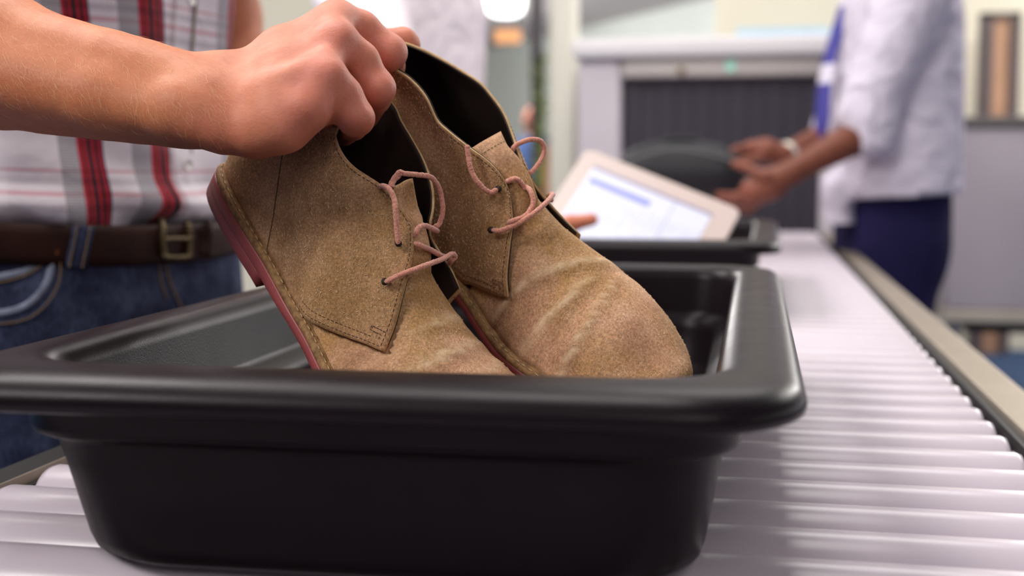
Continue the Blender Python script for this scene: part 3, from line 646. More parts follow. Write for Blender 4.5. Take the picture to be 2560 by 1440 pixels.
DB = dict(
 junction=[(1120, 640), (1162, 712), (1183, 750), (1217, 800), (1246, 846), (1287, 887), (1333, 921), (1375, 945), (1420, 965)], jmax=258, jmin=130,
 ridge=[(96, 108, 0), (130, 94, 0), (160, 82, -2), (190, 74, -9), (215, 68, -14), (240, 63, -15), (262, 59, -15), (278, 55, -12), (288, 44, -7), (291, 28, 0)], farw=1.15, toe=10,
 creases=[(190, -.3, -5, 1.0, 2.2), (199, -.3, -5, -1.2, 5), (208, .15, -3, 1.2, 2.0), (217, .3, -3, -1.4, 5), (226, .5, -2, 1.1, 2.0), (234, .5, -2, -.7, 5)],
 near=dict(heel=[(0, 2, 29), (0, -1, 60), (0, 3, 95), (0, 6, 126, 985, 128)],
   bottom=[(0, 2, 29), (17, 6, 29), (29, 20, 29), (33, 45, 28), (33, 75, 27), (33, 105, 24), (36, 134, 24, 1154, 704), (35, 145, 29, 1175, 712), (34, 156, 38, 1208, 725), (32, 166, 46, 1246, 741), (30, 172, 52, 1269, 745)],
   front=[(30, 172, 52, 1269, 745), (31, 166, 60, 1265, 690), (30, 160, 70, 1273, 612), (25, 146, 84, 1281, 560), (20, 135, 96, 1277, 495)],
   top=[(0, 6, 126, 985, 128), (18, 8, 128), (32, 22, 127), (36, 38, 122, 950, 160), (37, 48, 121, 987, 175), (37, 58, 119, 1025, 200), (36, 70, 115, 1062, 242), (34, 80, 111, 1090, 300), (33, 92, 108, 1119, 328), (30, 104, 107, 1172, 369), (26, 117, 104, 1225, 408), (22, 127, 100, 1262, 452), (20, 135, 96, 1277, 495)],
   bulge=4., wave=.6, free=.66, seam=None),
 far=dict(heel=[(0, 2, 29), (0, -1, 60), (0, 3, 95), (0, 6, 126, 985, 128)],
   bottom=[(0, 2, 29), (-16, 6, 29), (-28, 20, 29), (-32, 45, 28), (-32, 75, 27), (-33, 105, 24), (-36, 132, 22), (-40, 142, 28), (-42, 152, 36), (-42, 162, 42), (-40, 170, 48, 1452, 586)],
   front=[(-40, 170, 48, 1452, 586), (-37, 162, 60, 1408, 542), (-33, 152, 74, 1366, 496), (-28, 142, 87, 1335, 455), (-24, 132, 98, 1308, 408)],
   top=[(0, 6, 126, 985, 128), (-18, 8, 128, 1000, 104), (-32, 22, 128, 1050, 118), (-38, 40, 124, 1109, 147), (-40, 55, 120, 1156, 175), (-41, 68, 117, 1203, 206), (-40, 80, 114, 1234, 241), (-38, 92, 111, 1262, 281), (-34, 105, 108, 1280, 325), (-29, 118, 104, 1295, 370), (-24, 132, 98, 1308, 408)],
   bulge=4., wave=0, free=.66),
 tongue=[[(16, 195, 42), (8, 195, 46), (-8, 195, 46), (-16, 195, 42)], [(18, 168, 58), (8, 168, 64), (-8, 168, 64), (-20, 168, 60)],
   [(21, 145, 86), (8, 146, 94), (-8, 146, 94), (-19, 146, 87, 1312, 455)], [(20, 125, 98), (8, 125, 106), (-8, 125, 106), (-19, 125, 100, 1287, 404)], [(19, 108, 104, 1176, 372), (8, 106, 112, 1198, 358), (-6, 106, 113, 1226, 342), (-16, 106, 108, 1252, 328)]],
 eyelets=[(25, 130, 97, 1245, 472), (28, 152, 76, 1227, 575)],
 laces=[
  [(25, 131, 97, 1244, 473), (27, 131, 98, 1225, 481), (30, 126, 103, 1200, 462), (31, 118, 108, 1179, 429), (31, 110, 112, 1171, 392), (30, 106, 115, 1168, 362)],
  [(24, 139, 72, 1262, 457), (17, 142, 91, 1272, 452), (12, 140, 96, 1290, 447), (4, 141, 98, 1305, 460), (-2, 144, 98, 1313, 474)],
  [(-4, 144, 98, 1314, 466), (2, 147, 99, 1326, 478), (2, 152, 98, 1333, 505), (6, 157, 95, 1322, 530), (12, 161, 90, 1305, 544), (18, 164, 84, 1280, 553), (25, 163, 60, 1268, 560)],
  [(28, 152, 76, 1229, 575), (29, 153, 80, 1252, 576), (24, 153, 88, 1292, 560), (12, 153, 98, 1333, 534), (-8, 153, 101, 1367, 505), (-26, 153, 94, 1382, 486), (-33, 154, 84, 1372, 489), (-37, 155, 66, 1380, 502)],
  [(-20, 112, 103, 1279, 381), (-24, 112, 108, 1290, 363), (-34, 112, 112, 1325, 349), (-42, 114, 112, 1352, 353), (-46, 120, 108, 1361, 376), (-43, 128, 103, 1350, 404), (-37, 134, 98, 1331, 428), (-32, 136, 95, 1322, 434), (-30, 138, 78, 1318, 442)]])
build_shoe('a', POSE_A, DA, 'tan suede lace-up ankle boot with a red heel, the nearer one on the left', 'pair of suede boots held in the hand')
build_shoe('b', POSE_B, DB, 'tan suede lace-up ankle boot behind, toe pointing to the right edge of the tray', 'pair of suede boots held in the hand')

# ------------------------------------------------------------------ the traveller holding the boots
def P4(rows): return [un(*r[:3]) for r in rows], [r[3] / F * r[2] for r in rows]
MC = un(172, 590, 1.32); MC = np.array([MC[0], MC[1], 0.0])          # where he stands
man = tag(empty('person', (MC[0], MC[1], 0)), 'person in plaid shirt and jeans with outstretched arm gripping both boots', 'person')
FACE = math.radians(-14)                                            # heading of his chest in the floor plane (0 = +X)
fdir = np.array([math.cos(FACE), math.sin(FACE), 0]); sdir = np.array([-math.sin(FACE), math.cos(FACE), 0])   # chest, left-hand side
# --- arm and hand, fine grid
lo = np.array([-.62, .52, .99]); hi = np.array([-.04, .90, 1.25])
S = SDF(lo, hi, .00165)
fore, fr = P4([(-560, 60, .80, 225), (-300, 105, .785, 205), (0, 152, .765, 164), (116, 184, .755, 141), (197, 200, .749, 132), (281, 215, .743, 127), (369, 232, .738, 119), (457, 252, .732, 109), (530, 265, .727, 108)])
nb = FWD
for i in range(len(fore) - 1): S.cone(fore[i], fore[i + 1], fr[i], fr[i + 1], .01, flat=(RGT * .1 + UPV * 1.0 + FWD * .0, 1.0))
# ulna ridge / lower edge, wrist bones
S.chain(*P4([(0, 190, .735, 95), (250, 245, .722, 78), (430, 284, .712, 62), (540, 312, .708, 52)]), k=.008)
S.chain(*P4([(420, 215, .742, 60), (535, 196, .742, 46), (575, 200, .742, 46)]), k=.012)
S.cone(*[un(505, 322, .706), un(545, 335, .704), 34 / F * .71, 28 / F * .708], k=.010)
# back of the hand: metacarpals
mc = dict(i=[(575, 208, .742, 48), (700, 122, .752, 46), (842, 46, .765, 42)],
          m=[(575, 232, .732, 52), (710, 168, .728, 52), (842, 100, .735, 40)],
          r=[(570, 270, .722, 58), (700, 240, .708, 56), (815, 192, .704, 42)],
          p=[(565, 308, .718, 56), (690, 298, .704, 58), (772, 268, .700, 44)])
for k_ in mc: S.chain(*P4(mc[k_]), k=.010)
S.chain(*P4([(575, 325, .715, 50), (640, 338, .708, 44), (715, 318, .704, 46), (768, 285, .703, 36)]), k=.012)   # outer edge of the palm
S.chain(*P4([(590, 250, .745, 70), (700, 210, .75, 70), (790, 160, .755, 60)]), k=.012)                            # palm depth
# fingers, each an own bent chain
fk = .0045
S.chain(*P4([(842, 46, .765, 44), (902, 74, .772, 45), (966, 132, .782, 46)]), k=fk)      # index
S.chain(*P4([(966, 132, .782, 46), (974, 165, .794, 37), (976, 205, .810, 31)]), k=.003)
S.chain(*P4([(838, 92, .738, 44), (900, 152, .742, 46), (936, 220, .748, 46)]), k=fk)     # middle
S.chain(*P4([(936, 220, .748, 46), (940, 246, .762, 36), (918, 292, .785, 30)]), k=.003)
S.chain(*P4([(812, 192, .710, 46), (858, 240, .714, 46), (889, 296, .724, 43)]), k=fk)     # ring
S.chain(*P4([(889, 296, .724, 43), (884, 316, .742, 33), (862, 338, .765, 27)]), k=.003)
S.chain(*P4([(772, 268, .704, 42), (802, 284, .730, 28), (836, 318, .760, 25), (840, 342, .772, 24)]), k=.003)   # little finger, folded into the boot
# thumb on the far side, closing against the fingers
S.chain(*P4([(620, 190, .765, 56), (740, 150, .80, 48), (860, 125, .83, 38), (960, 112, .85, 34), (1008, 104, .858, 30), (1026, 112, .862, 24)]), k=.008)
# knuckles, kept low under the skin
for q, r_ in (((842, 50, .753), 40), ((838, 96, .727), 40), ((812, 190, .701), 40), ((772, 266, .697), 36)):
    S.ell(un(*q), np.array([r_, r_, r_ * .8]) / F * q[2], k=.014)
for q, r_ in (((968, 130, .775), 40), ((940, 222, .741), 40), ((890, 294, .715), 36)):
    S.ell(un(*q), np.array([r_, r_, r_ * .8]) / F * q[2], k=.010)
# soft back of the hand between the bones, heel of the little finger, ulna head
S.chain(*P4([(600, 215, .742, 58), (720, 150, .746, 54), (822, 82, .752, 44)]), k=.012)
S.chain(*P4([(600, 250, .732, 62), (720, 205, .722, 58), (812, 148, .722, 46)]), k=.012)
S.chain(*P4([(600, 290, .722, 60), (710, 265, .712, 58), (790, 228, .708, 46)]), k=.012)
S.cone(un(780, 275, .708), un(812, 284, .716), 34 / F * .708, 27 / F * .716, k=.006)
S.ell(un(478, 262, .708), np.array([48, 48, 40]) / F * .7, k=.022)
S.ell(un(556, 178, .735), np.array([34, 34, 30]) / F * .73, k=.014)
S.chain(*P4([(640, 240, .712, 8), (740, 190, .700, 8), (810, 140, .705, 6)]), k=.012)
# folds between the fingers and at the bases
def fold(rows, k=.0022): S.chain(*P4(rows), k=k, sub=True)
fold([(872, 160, .702, 5), (900, 205, .706, 7), (926, 262, .712, 8)]);
fold([(792, 312, .690, 6), (786, 292, .684, 3)], .0016); fold([(812, 308, .694, 5), (808, 288, .688, 2.5)], .0016); fold([(776, 305, .688, 3), (768, 292, .684, 2)], .0014)
for dx in (0, 9, 18): fold([(925 + dx, 205 - dx * .8, .722, 2), (950 + dx * .5, 190 - dx, .728, 2)], .0012); fold([(955 + dx * .7, 95 + dx * .3, .750, 1.6), (972 + dx * .6, 82 + dx * .6, .762, 1.6)], .0012)
V, Q = S.mesh()
# tint: fingers and knuckles are pinker than the forearm
c = (V - CAMP) @ CM.T; px = 1280 + F * c[:, 0] / c[:, 2]; 
ti = np.clip((px - 380) / 420, 0, 1) ** 1.2 * .7
for q, r_ in (((842, 92, .716), .014), ((816, 186, .690), .014), ((898, 292, .698), .016), ((950, 214, .735), .015), ((972, 118, .768), .015), ((530, 330, .705), .02), ((776, 275, .69), .02)):
    ti += .5 * np.exp(-(np.linalg.norm(V - un(*q), axis=1) / r_) ** 2)
ti = np.clip(ti, 0, 1)
# --- rest of the body, coarse grid: head, neck, trunk, upper arms, legs, far arm
def body(base, fd, sd, height, hand_targets, k=.03, h=.011, lean=.0, arms=True, feet=True):
    """standing body; base on the floor, fd chest direction, sd towards its left"""
    z = np.array([0, 0, 1.0]); H = height / 1.8
    def p(f, s, u): return base + (fd * (f + lean * max(0, u - .95)) + sd * s + z * u) * 1.0 * np.array([1, 1, H])
    B = SDF(base + np.array([-.75, -.75, -.02]), base + np.array([.75, .75, 1.95]), h)
    fl = dict(flat=(fd, .72))
    B.cone(p(0, 0, .98), p(-.01, 0, 1.12), .150, .135, k, **fl); B.cone(p(-.01, 0, 1.12), p(0, 0, 1.34), .135, .155, k, **fl)
    B.cone(p(0, -.13, 1.40), p(0, .13, 1.40), .07, .07, .05)
    B.cone(p(0, 0, 1.42), p(.01, 0, 1.54), .062, .056, .03)
    B.ell(p(.02, 0, 1.68), (.085, .085, .115), k=.03); B.ell(p(.065, 0, 1.61), (.045, .045, .045), k=.03)
    B.cone(p(.10, 0, 1.68), p(.118, 0, 1.645), .010, .016, .008)
    for s_ in (-1, 1):
        B.ell(p(.01, .088 * s_, 1.67), (.016, .012, .032), k=.006)
        B.cone(p(.0, .09 * s_, .95), p(.02, .10 * s_, .52), .085, .058, .03); B.cone(p(.02, .10 * s_, .52), p(-.01, .105 * s_, .10), .054, .038, .02)
        if feet: B.cone(p(-.02, .105 * s_, .055), p(.15, .12 * s_, .035), .045, .034, .02)
    return B, p
def dress(p, base, fd, hair, parent, h=.008):
    """shoes and hair; p maps (forward, left, up) of the figure to the room"""
    for s_ in (-1, 1):
        a, b = p(-.025, .105 * s_, .05), p(.16, .12 * s_, .038); X = SDF(np.minimum(a, b) - .09, np.maximum(a, b) + .09, h * .8)
        X.cone(a, b, .052, .043, .02); X.cone(a, p(-.02, .105 * s_, .10), .048, .046, .02); X.cut(np.array([0, 0, .0015]), np.array([0, 0, -1.0])); v_, f_ = X.mesh(); mesh('shoe', v_, f_, SHOEM, parent)
    c_ = p(-.012, 0, 1.70); X = SDF(c_ - .16, c_ + .16, h * .8); X.ell(c_, (.098, .094, .112), k=.002); X.ell(p(-.05, 0, 1.63), (.06, .07, .06), k=.02)
    X.cut(p(.055, 0, 1.72), fd - np.array([0, 0, .75])); v_, f_ = X.mesh(); mesh('hair', v_, f_, hair, parent)
SHOEM = plain('dark_shoe_leather', srgb(38, 32, 30), .4, var=.1); HAIR_B = plain('brown_hair', srgb(92, 64, 42), .7, var=.25, sc=80, bump=.4, bsc=400); HAIR_K = plain('black_hair', srgb(26, 22, 20), .7, var=.2, sc=80, bump=.4, bsc=400)
B, pm = body(MC, fdir, sdir, 1.80, None); dress(pm, MC, fdir, HAIR_B, man)
sh = pm(0, -.19, 1.40); el = np.array(fore[0]) + (np.array(fore[0]) - np.array(fore[1])) * .05
B2 = SDF(np.minimum(sh, el) - .15, np.maximum(sh, el) + .15, .008); B2.cone(sh, el, .056, .058, .02); 
sh2 = pm(0, .19, 1.40); el2 = un(560, 40, 1.56); hd2 = un(625, 250, 1.52)
B3 = SDF(np.minimum(sh2, np.minimum(el2, hd2)) - .12, np.maximum(sh2, np.maximum(el2, hd2)) + .12, .006); B3.chain([sh2, el2, hd2], [.055, .044, .030], .02)
B3.ell(hd2 + np.array([.02, 0, -.04]), (.038, .02, .045), k=.02)
for j in range(4): B3.chain([hd2 + np.array([.03, -.025 + .017 * j, -.06]), hd2 + np.array([.045, -.025 + .017 * j, -.095 - .004 * (j % 2)]), hd2 + np.array([.03, -.025 + .017 * j, -.125])], [.009, .008, .007], .004)
parts = [(V, Q)]
for b_ in (B, B2, B3): parts.append(b_.mesh())
Va, Fa = merge(parts); tint = np.r_[ti, np.full(len(Va) - len(V), .2)]
mb = mesh('body', Va, Fa, SKIN, man, col=tint)

# fine pale hairs on the forearm
bw = bvhq = None
from mathutils.bvhtree import BVHTree
tr_ = BVHTree.FromPolygons([tuple(q) for q in V], [tuple(map(int, q)) for q in Q]); rg = np.random.default_rng(3); hs = []
while len(hs) < 700:
    px_, py_ = rg.uniform(-20, 570), rg.uniform(0, 380)
    r = FWD + RGT * (px_ - 1280) / F + UPV * (720 - py_) / F; loc, nn_, i_, d_ = tr_.ray_cast(Vector(CAMP), Vector(r / np.linalg.norm(r)))
    if loc is None: continue
    P_ = np.array(loc); n_ = np.array(nn_); n_ = n_ if n_ @ r < 0 else -n_
    if (py_ - 150 - px_ * .2) > 60 and rg.random() < .75: continue
    d = -UPV * rg.uniform(.5, 1.2) + RGT * rg.uniform(.0, 1.0); d -= n_ * (d @ n_); d /= np.linalg.norm(d); l_ = rg.uniform(.004, .010)
    hs.append(tube(None, [P_, P_ + n_ * .0009 + d * l_ * .5, P_ + n_ * .0010 + d * l_ + RGT * l_ * rg.normal() * .15], [.00004, .00004, .000015], None, n=3, caps=False))
v_, f_ = merge(hs); mesh('arm_hair', v_, f_, plain('blond_hair', srgb(240, 200, 150), .5), man)['kind'] = 'stuff'
from mathutils.bvhtree import BVHTree
def bvh(o):
    me = o.data; off = wloc(o); return BVHTree.FromPolygons([tuple(np.array(v.co) + off) for v in me.vertices], [tuple(p.vertices) for p in me.polygons])
def hit(tree, px, py, lift=0.0):
    r = FWD + RGT * (px - 1280) / F + UPV * (720 - py) / F; r = r / np.linalg.norm(r)
    loc, nrm, idx, dist = tree.ray_cast(Vector(CAMP), Vector(r))
    if loc is None: return None
    n = np.array(nrm); n = n if n @ r < 0 else -n
    return np.array(loc) + n * lift
def on(tree, rows, lift, n=40):
    P = [hit(tree, *q, lift) for q in cr(rows, n)]; return np.array([p for p in P if p is not None])
# ---- plaid shirt material
def plaid(Pu, ph, Pv, pv):
    t = NT('plaid_cotton'); uvn = t.n('ShaderNodeUVMap'); sp = t.n('ShaderNodeSeparateXYZ'); t.l(uvn.outputs[0], sp.inputs[0])
    W = srgb(238, 232, 236); R_ = srgb(188, 40, 56); K = srgb(44, 42, 50); Gy = srgb(150, 146, 152); Nv = srgb(52, 52, 78); LG = srgb(196, 190, 196); RP = srgb(214, 150, 160)
    fu = t.math('FRACT', t.math('DIVIDE', t.math('SUBTRACT', sp.outputs[0], ph), Pu * 4)); fv = t.math('FRACT', t.math('DIVIDE', t.math('SUBTRACT', sp.outputs[1], pv), Pv))
    base_ = [(0, R_), (.05, K), (.085, R_), (.135, K), (.20, R_), (.25, K), (.285, R_), (.33, Nv), (.375, W), (.72, Gy)]
    st = [((p_ + k_) / 4, q_) for k_ in range(3) for p_, q_ in base_][:-1] + [(.93, Gy)]
    cu = t.ramp(fu, st, True)
    cv = t.ramp(fv, [(0, W), (.16, LG), (.20, W), (.25, RP), (.27, W), (.31, LG), (.35, W), (.38, RP), (.395, W), (.80, LG), (.83, W), (.90, LG), (.915, W)], True)
    # fine hatch of the grey bands
    h = t.math('GREATER_THAN', t.math('SINE', t.math('MULTIPLY', sp.outputs[1], 2600.)), 0.0)
    gm = t.math('MULTIPLY', t.math('GREATER_THAN', t.math('FRACT', t.math('MULTIPLY', fu, 4.)), .72), t.math('MULTIPLY', h, .45))
    c = t.mix(.8, cu, cv, 'MULTIPLY'); c = t.mix(gm, c, W)
    t.col(c); t.set(Roughness=.85); t.b.inputs['Specular IOR Level'].default_value = .2; t.b.inputs['Sheen Weight'].default_value = .15
    t.bump(t.noise(35, 4, .6, dist=.8), .35, .008); t.bump(t.noise(900, 2), .15, .0004)
    return t.m
def denim():
    t = NT('blue_denim'); 
    c = t.ramp(t.noise(16, 5, .6), [(.3, srgb(48, 50, 68)), (.5, srgb(76, 80, 100)), (.72, srgb(116, 122, 140))])
    c = t.mix(.8, c, t.ramp(t.noise(500, 3, .7, t.obj((1, 1, .2))), [(.3, srgb(40, 48, 76)), (.7, srgb(150, 158, 180))]), 'OVERLAY')
    t.col(c); t.set(Roughness=.9); t.b.inputs['Specular IOR Level'].default_value = .15; t.bump(t.noise(30, 4, .6, dist=1), .4, .006); t.bump(t.noise(900, 3), .3, .0006); return t.m
DENIM = denim(); DENIM_L = plain('worn_denim_seam', srgb(128, 134, 154), .9, var=.35, sc=60, bump=.5, bsc=200); GOLD = plain('tan_thread', srgb(120, 96, 64), .8, var=.2, sc=200)
BELT = plain('brown_belt_leather', srgb(40, 18, 11), .5, var=.35, sc=25, bump=.3, bsc=120, spec=.15); BRASS = plain('dull_brass', srgb(88, 74, 50), .45, metal=.8, var=.15, sc=40)
# shirt body: rings around the trunk
def trunk(a, u, extra=0.0, hb=1.0):
    """a angle from the chest direction, u height"""
    b = np.interp(u, [.8, .93, 1.0, 1.12, 1.3, 1.42, 1.47], [.135, .138, .132, .130, .150, .12, .07]); s_ = np.interp(u, [.8, .93, 1.0, 1.12, 1.3, 1.42, 1.47], [.180, .180, .172, .165, .185, .17, .08])
    ca, sa = np.cos(a), np.sin(a); p = 2 / 2.3
    x = (b + extra) * np.sign(ca) * np.abs(ca) ** p; y = (s_ + extra) * np.sign(sa) * np.abs(sa) ** p
    tilt = -.10 * x * np.clip((1.15 - u) / .2, 0, 1)
    return MC + fdir * x[..., None] + sdir * y[..., None] + np.stack([0 * x, 0 * x, u + tilt], -1)
na, nz = 220, 150
A_, U_ = np.meshgrid(np.linspace(0, 2 * np.pi, na, endpoint=False), np.linspace(.990, 1.47, nz), indexing='ij')
low = np.clip((1.10 - U_) / .13, 0, 1)
fold_ = .0065 * low * np.sin((U_ - .97) * 120 + 2.2 * np.sin(A_ * 3 + 1) + A_ * 2) + .004 * np.sin(A_ * 9 + (U_ - 1) * 22 + 1.5 * np.sin(U_ * 19)) + .003 * np.sin(A_ * 17 - U_ * 30) * low
bag = .016 * np.exp(-((U_ - 1.024) / .020) ** 2) + .012 * np.clip((U_ - 1.005) / .05, 0, 1)
tuck = -.010 * np.exp(-((U_ - .990) / .012) ** 2)
Gs = trunk(A_, U_, fold_ + bag + tuck + .004)
uvs = np.stack([A_ * .155 + .10 * (U_ - 1.0), U_ + 0 * A_], -1)
nb_ = na * nz
Vs = Gs.reshape(-1, 3); Fs = gridf(na, nz, closeu=True); uv1 = uvs.reshape(-1, 2)
def sleeve(p0, p1, r0, r1):
    v, f = tube(None, [p0, p0 * .66 + p1 * .34, p0 * .33 + p1 * .67, p1, p1 - (p1 - p0) * .03, p0 * .4 + p1 * .6], [r0, r0 * 1.02, r1 * 1.05, r1, r1 - .003, r1 - .004], None, n=40, caps=False)
    u_ = np.array([[(k % 40) * .009, np.linalg.norm(v[k] - p0)] for k in range(len(v))]); return v, f, u_
s1 = sleeve(sh, sh * .25 + el * .75, .078, .082); s2 = sleeve(sh2, sh2 * .3 + el2 * .7, .075, .075)
V2, F2 = merge([(Vs, Fs), s1[:2], s2[:2]]); uvA = np.vstack([uv1, s1[2], s2[2]])
tmp = mesh('tmp', V2, F2, None); tr = bvh(tmp)
def u_at(px, py):
    P = hit(tr, px, py); i = np.argmin(np.linalg.norm(Vs - P, axis=1)); return uv1[i]
ua = u_at(200, 430); ub = u_at(385, 430); va = u_at(60, 484); vb = u_at(150, 45)
0 and print('plaid', ua, ub, va, vb)
Pu = abs(ub[0] - ua[0]); Pv = abs(va[1] - vb[1])
bpy.data.objects.remove(tmp)
sgnu = 1 if ub[0] > ua[0] else -1
PLAID = plaid(Pu, ua[0] * sgnu, Pv, va[1] - .255 * Pv)
uvA[:, 0] *= sgnu
shirt = mesh('shirt', V2, F2, PLAID, man, uv=uvA); shirt['label'] = 'red, grey and white plaid shirt'
so = shirt.modifiers.new('t', 'SOLIDIFY'); so.thickness = .0012
trs = bvh(shirt)
# placket edge with buttons down the front
pl_ = on(trs, [(486, 4), (488, 60), (494, 120), (500, 138)], .0012); 
pa = np.linspace(1.02, 1.40, 50); fr_ = trunk(np.full(50, .13), pa, .0135 + .016 * np.exp(-((pa - 1.005) / .022) ** 2)); tube('placket_edge', fr_, .0016, plain('placket_edge_thread', srgb(150, 140, 128), .9), man)  # greyish thread along the placket edge
for z_ in (1.06, 1.14, 1.22, 1.30):
    c_ = trunk(np.array([.05]), np.array([z_]), .022)[0]
    tube('button', [c_ - fdir * .0015, c_ + fdir * .0015], [.0055, .0055], plain('button_plastic', srgb(220, 214, 210), .3), man, n=16)
# jeans
J_ = SDF(MC + np.array([-.45, -.45, -.02]), MC + np.array([.45, .45, 1.03]), .0075)
def pj(f, s, u): return MC + fdir * f + sdir * s + np.array([0, 0, u])
for k_ in range(9):
    u = .99 - k_ * .025; J_.cone(pj(.012, -.055, u), pj(.012, .055, u), .129 + .001 * k_, .129 + .001 * k_, .02)
for s_ in (-1, 1):
    J_.chain([pj(.0, .085 * s_, .80), pj(.035, .10 * s_, .50), pj(.0, .11 * s_, .10)], [.108, .078, .066], .03)
J_.cone(pj(.145, .015, .93), pj(.11, .0, .78), .012, .02, .012)
J_.cone(pj(.15, -.035, .90), pj(.08, -.12, .76), .006, .006, .012, sub=True); J_.cone(pj(.15, .03, .88), pj(.10, .10, .74), .006, .006, .012, sub=True)
J_.cut(pj(0, 0, 1.006), fdir * .10 + np.array([0, 0, 1.0]))
J_.cut(pj(0, 0, .03), np.array([0, 0, -1.0]))
vj, qj = J_.mesh(); jeans = mesh('jeans', vj, qj, DENIM, man); trj = bvh(jeans)
# belt
def beltring(extra, z0, z1, a0=0, a1=2 * math.pi, n=160):
    a = np.linspace(a0, a1, n); return [trunk(a, np.full(n, z), extra) for z in (z0, z1)]
aa = np.linspace(0, 2 * math.pi, 161)[:-1]
def ringz(z, e): 
    x = (.157 + e) * np.cos(aa); y = (.201 + e) * np.sin(aa)
    return MC + fdir * x[:, None] + sdir * y[:, None] + np.stack([0 * x, 0 * x, z - .10 * x], -1)
rr = [ringz(z_ + .0175, e_) for z_, e_ in ((.953, .003), (.953, .0075), (.962, .0085), (.983, .0085), (.992, .0075), (.992, .003))]
belt = mesh('belt', np.vstack(rr), gridf(6, 160, closeu=True, closev=True), BELT, man); recalc(belt); trb = bvh(belt)
def strap_on(name, tree, pts_, hw, lift, mat, parent, th=.002, hdir=None, n=30):
    """a band lying on a surface along an image path, half width hw"""
    C_ = on(tree, pts_, lift, n); T = np.gradient(C_, axis=0); T /= np.linalg.norm(T, axis=1, keepdims=True)
    vd = C_ - CAMP; vd /= np.linalg.norm(vd, axis=1, keepdims=True); s_ = np.cross(T, vd); s_ /= np.linalg.norm(s_, axis=1, keepdims=True)
    G = np.stack([C_ + s_ * hw * k for k in (-1, -.5, 0, .5, 1)], 1); G[:, 0] += vd * .001; G[:, -1] += vd * .001
    return thick(name, G, th, mat, parent, -vd[:, None] * np.ones((1, 5, 1)))
# buckle: rectangular frame with a prong and keeper
for rows in ([(404, 552), (400, 600), (404, 640)], [(462, 553), (466, 600), (464, 640)]):
    P_ = on(trb, rows, .004, 10)
    if len(P_) > 3: tube('buckle', P_, .0032, BRASS, belt)
for rows in ([(404, 552), (432, 550), (462, 553)], [(404, 640), (432, 642), (464, 640)], [(404, 598), (430, 597), (470, 596)]):
    P_ = on(trb, rows, .005, 10)
    if len(P_) > 3: tube('buckle', P_, .0026, BRASS, belt)
P_ = on(trb, [(500, 556), (503, 600), (500, 640)], .004, 10)
if len(P_) > 3: strap_on('belt_keeper', trb, [(500, 556), (503, 600), (500, 640)], .008, .004, BELT, belt, n=12)
# belt loops, pocket, seams
for rows in ([(212, 540), (200, 600), (186, 668)],):
    h0 = [hit(trb, *q, .004) for q in cr(rows, 16)]; h1 = [hit(trj, *q, .006) for q in cr(rows, 16)]
    C_ = np.array([a if a is not None else b for a, b in zip(h0, h1)]); T = np.gradient(C_, axis=0); vd = C_ - CAMP; vd /= np.linalg.norm(vd, axis=1, keepdims=True)
    s_ = np.cross(T, vd); s_ /= np.linalg.norm(s_, axis=1, keepdims=True); G = np.stack([C_ + s_ * .0095 * k for k in (-1, 0, 1)], 1)
    lp = thick('belt_loop', G, .002, DENIM, jeans, -vd[:, None] * np.ones((1, 3, 1)))
    for k in (-.6, .6): tube('loop_stitching', C_ + s_ * .0095 * k - vd * .0008, .0007, GOLD, lp, n=5)
strap_on('pocket_edge', trj, [(-60, 700), (0, 692), (60, 678), (118, 640), (128, 655), (120, 700), (90, 745), (40, 775), (-60, 790)], .0035, .002, DENIM_L, jeans, n=60)
for off in (14,):
    P_ = on(trj, [(-60, 700 + off), (0, 692 + off), (60, 676 + off), (108, 648 + off)], .0015); tube('pocket_stitching', P_, .0008, GOLD, jeans, n=5)
    P_ = on(trj, [(150, 640), (148, 700), (120, 755), (60, 800), (-60, 815)], .0015); tube('pocket_stitching', P_, .0008, GOLD, jeans, n=5)
P_ = on(trj, [(-40, 590), (60, 606), (170, 622), (300, 640), (400, 655)], .001); tube('waistband_seam', P_, .0009, GOLD, jeans, n=5)
c_ = hit(trj, 138, 628, .001); tube('rivet', [c_, c_ - (FWD) * .002], [.0045, .0035], plain('copper_rivet', srgb(170, 96, 60), .35, metal=.8), jeans, n=12)
for rows in ([(412, 660), (425, 710), (452, 770), (470, 830)], [(395, 652), (400, 700), (415, 745)]):
    P_ = on(trj, rows, .001); tube('fly_seam', P_, .0012, GOLD, jeans, n=5)

# ------------------------------------------------------------------ the hall
WALLC = plain('cream_wall_paint', srgb(242, 236, 216), .8, var=.02, sc=2); WALLG = plain('pale_grey_wall_paint', srgb(214, 220, 216), .8, var=.02, sc=2)
CEIL = plain('grey_ceiling_paint', srgb(190, 182, 180), .9, var=.02, sc=2); FLOORM = plain('blue_carpet', srgb(62, 80, 110), .95, var=.2, sc=30, bump=.3, bsc=400, spec=.1)
def struct(o): o['kind'] = 'structure'; return o
def quadwall(name, p0, p1, z0, z1, mat, t=.08):
    p0 = np.array(p0[:2], float); p1 = np.array(p1[:2], float); d = p1 - p0; n = np.array([d[1], -d[0]]); n = n / np.linalg.norm(n)
    if n @ (p0) > 0: n = n
    else: n = -n
    V = []; 
    for q in (p0, p1, p1 + n * t, p0 + n * t):
        for z in (z0, z1): V.append((q[0], q[1], z))
    f = [(0, 2, 3, 1), (2, 4, 5, 3), (4, 6, 7, 5), (6, 0, 1, 7), (0, 6, 4, 2), (1, 3, 5, 7)]
    return struct(recalc(mesh(name, V, f, mat, smooth=False)))
struct(box('floor', (-9, -3, -.05), (9, 25, 0), FLOORM))
HC = 3.3
struct(box('ceiling', (-9, -3.0, HC), (9, 25, HC + .1), CEIL))
struct(box('wall_light_block', (-9, -3.1, 0), (9, -3.0, HC), plain('grey_rear_wall', srgb(168, 162, 170), .9)))  # unseen wall added behind the camera to block world light
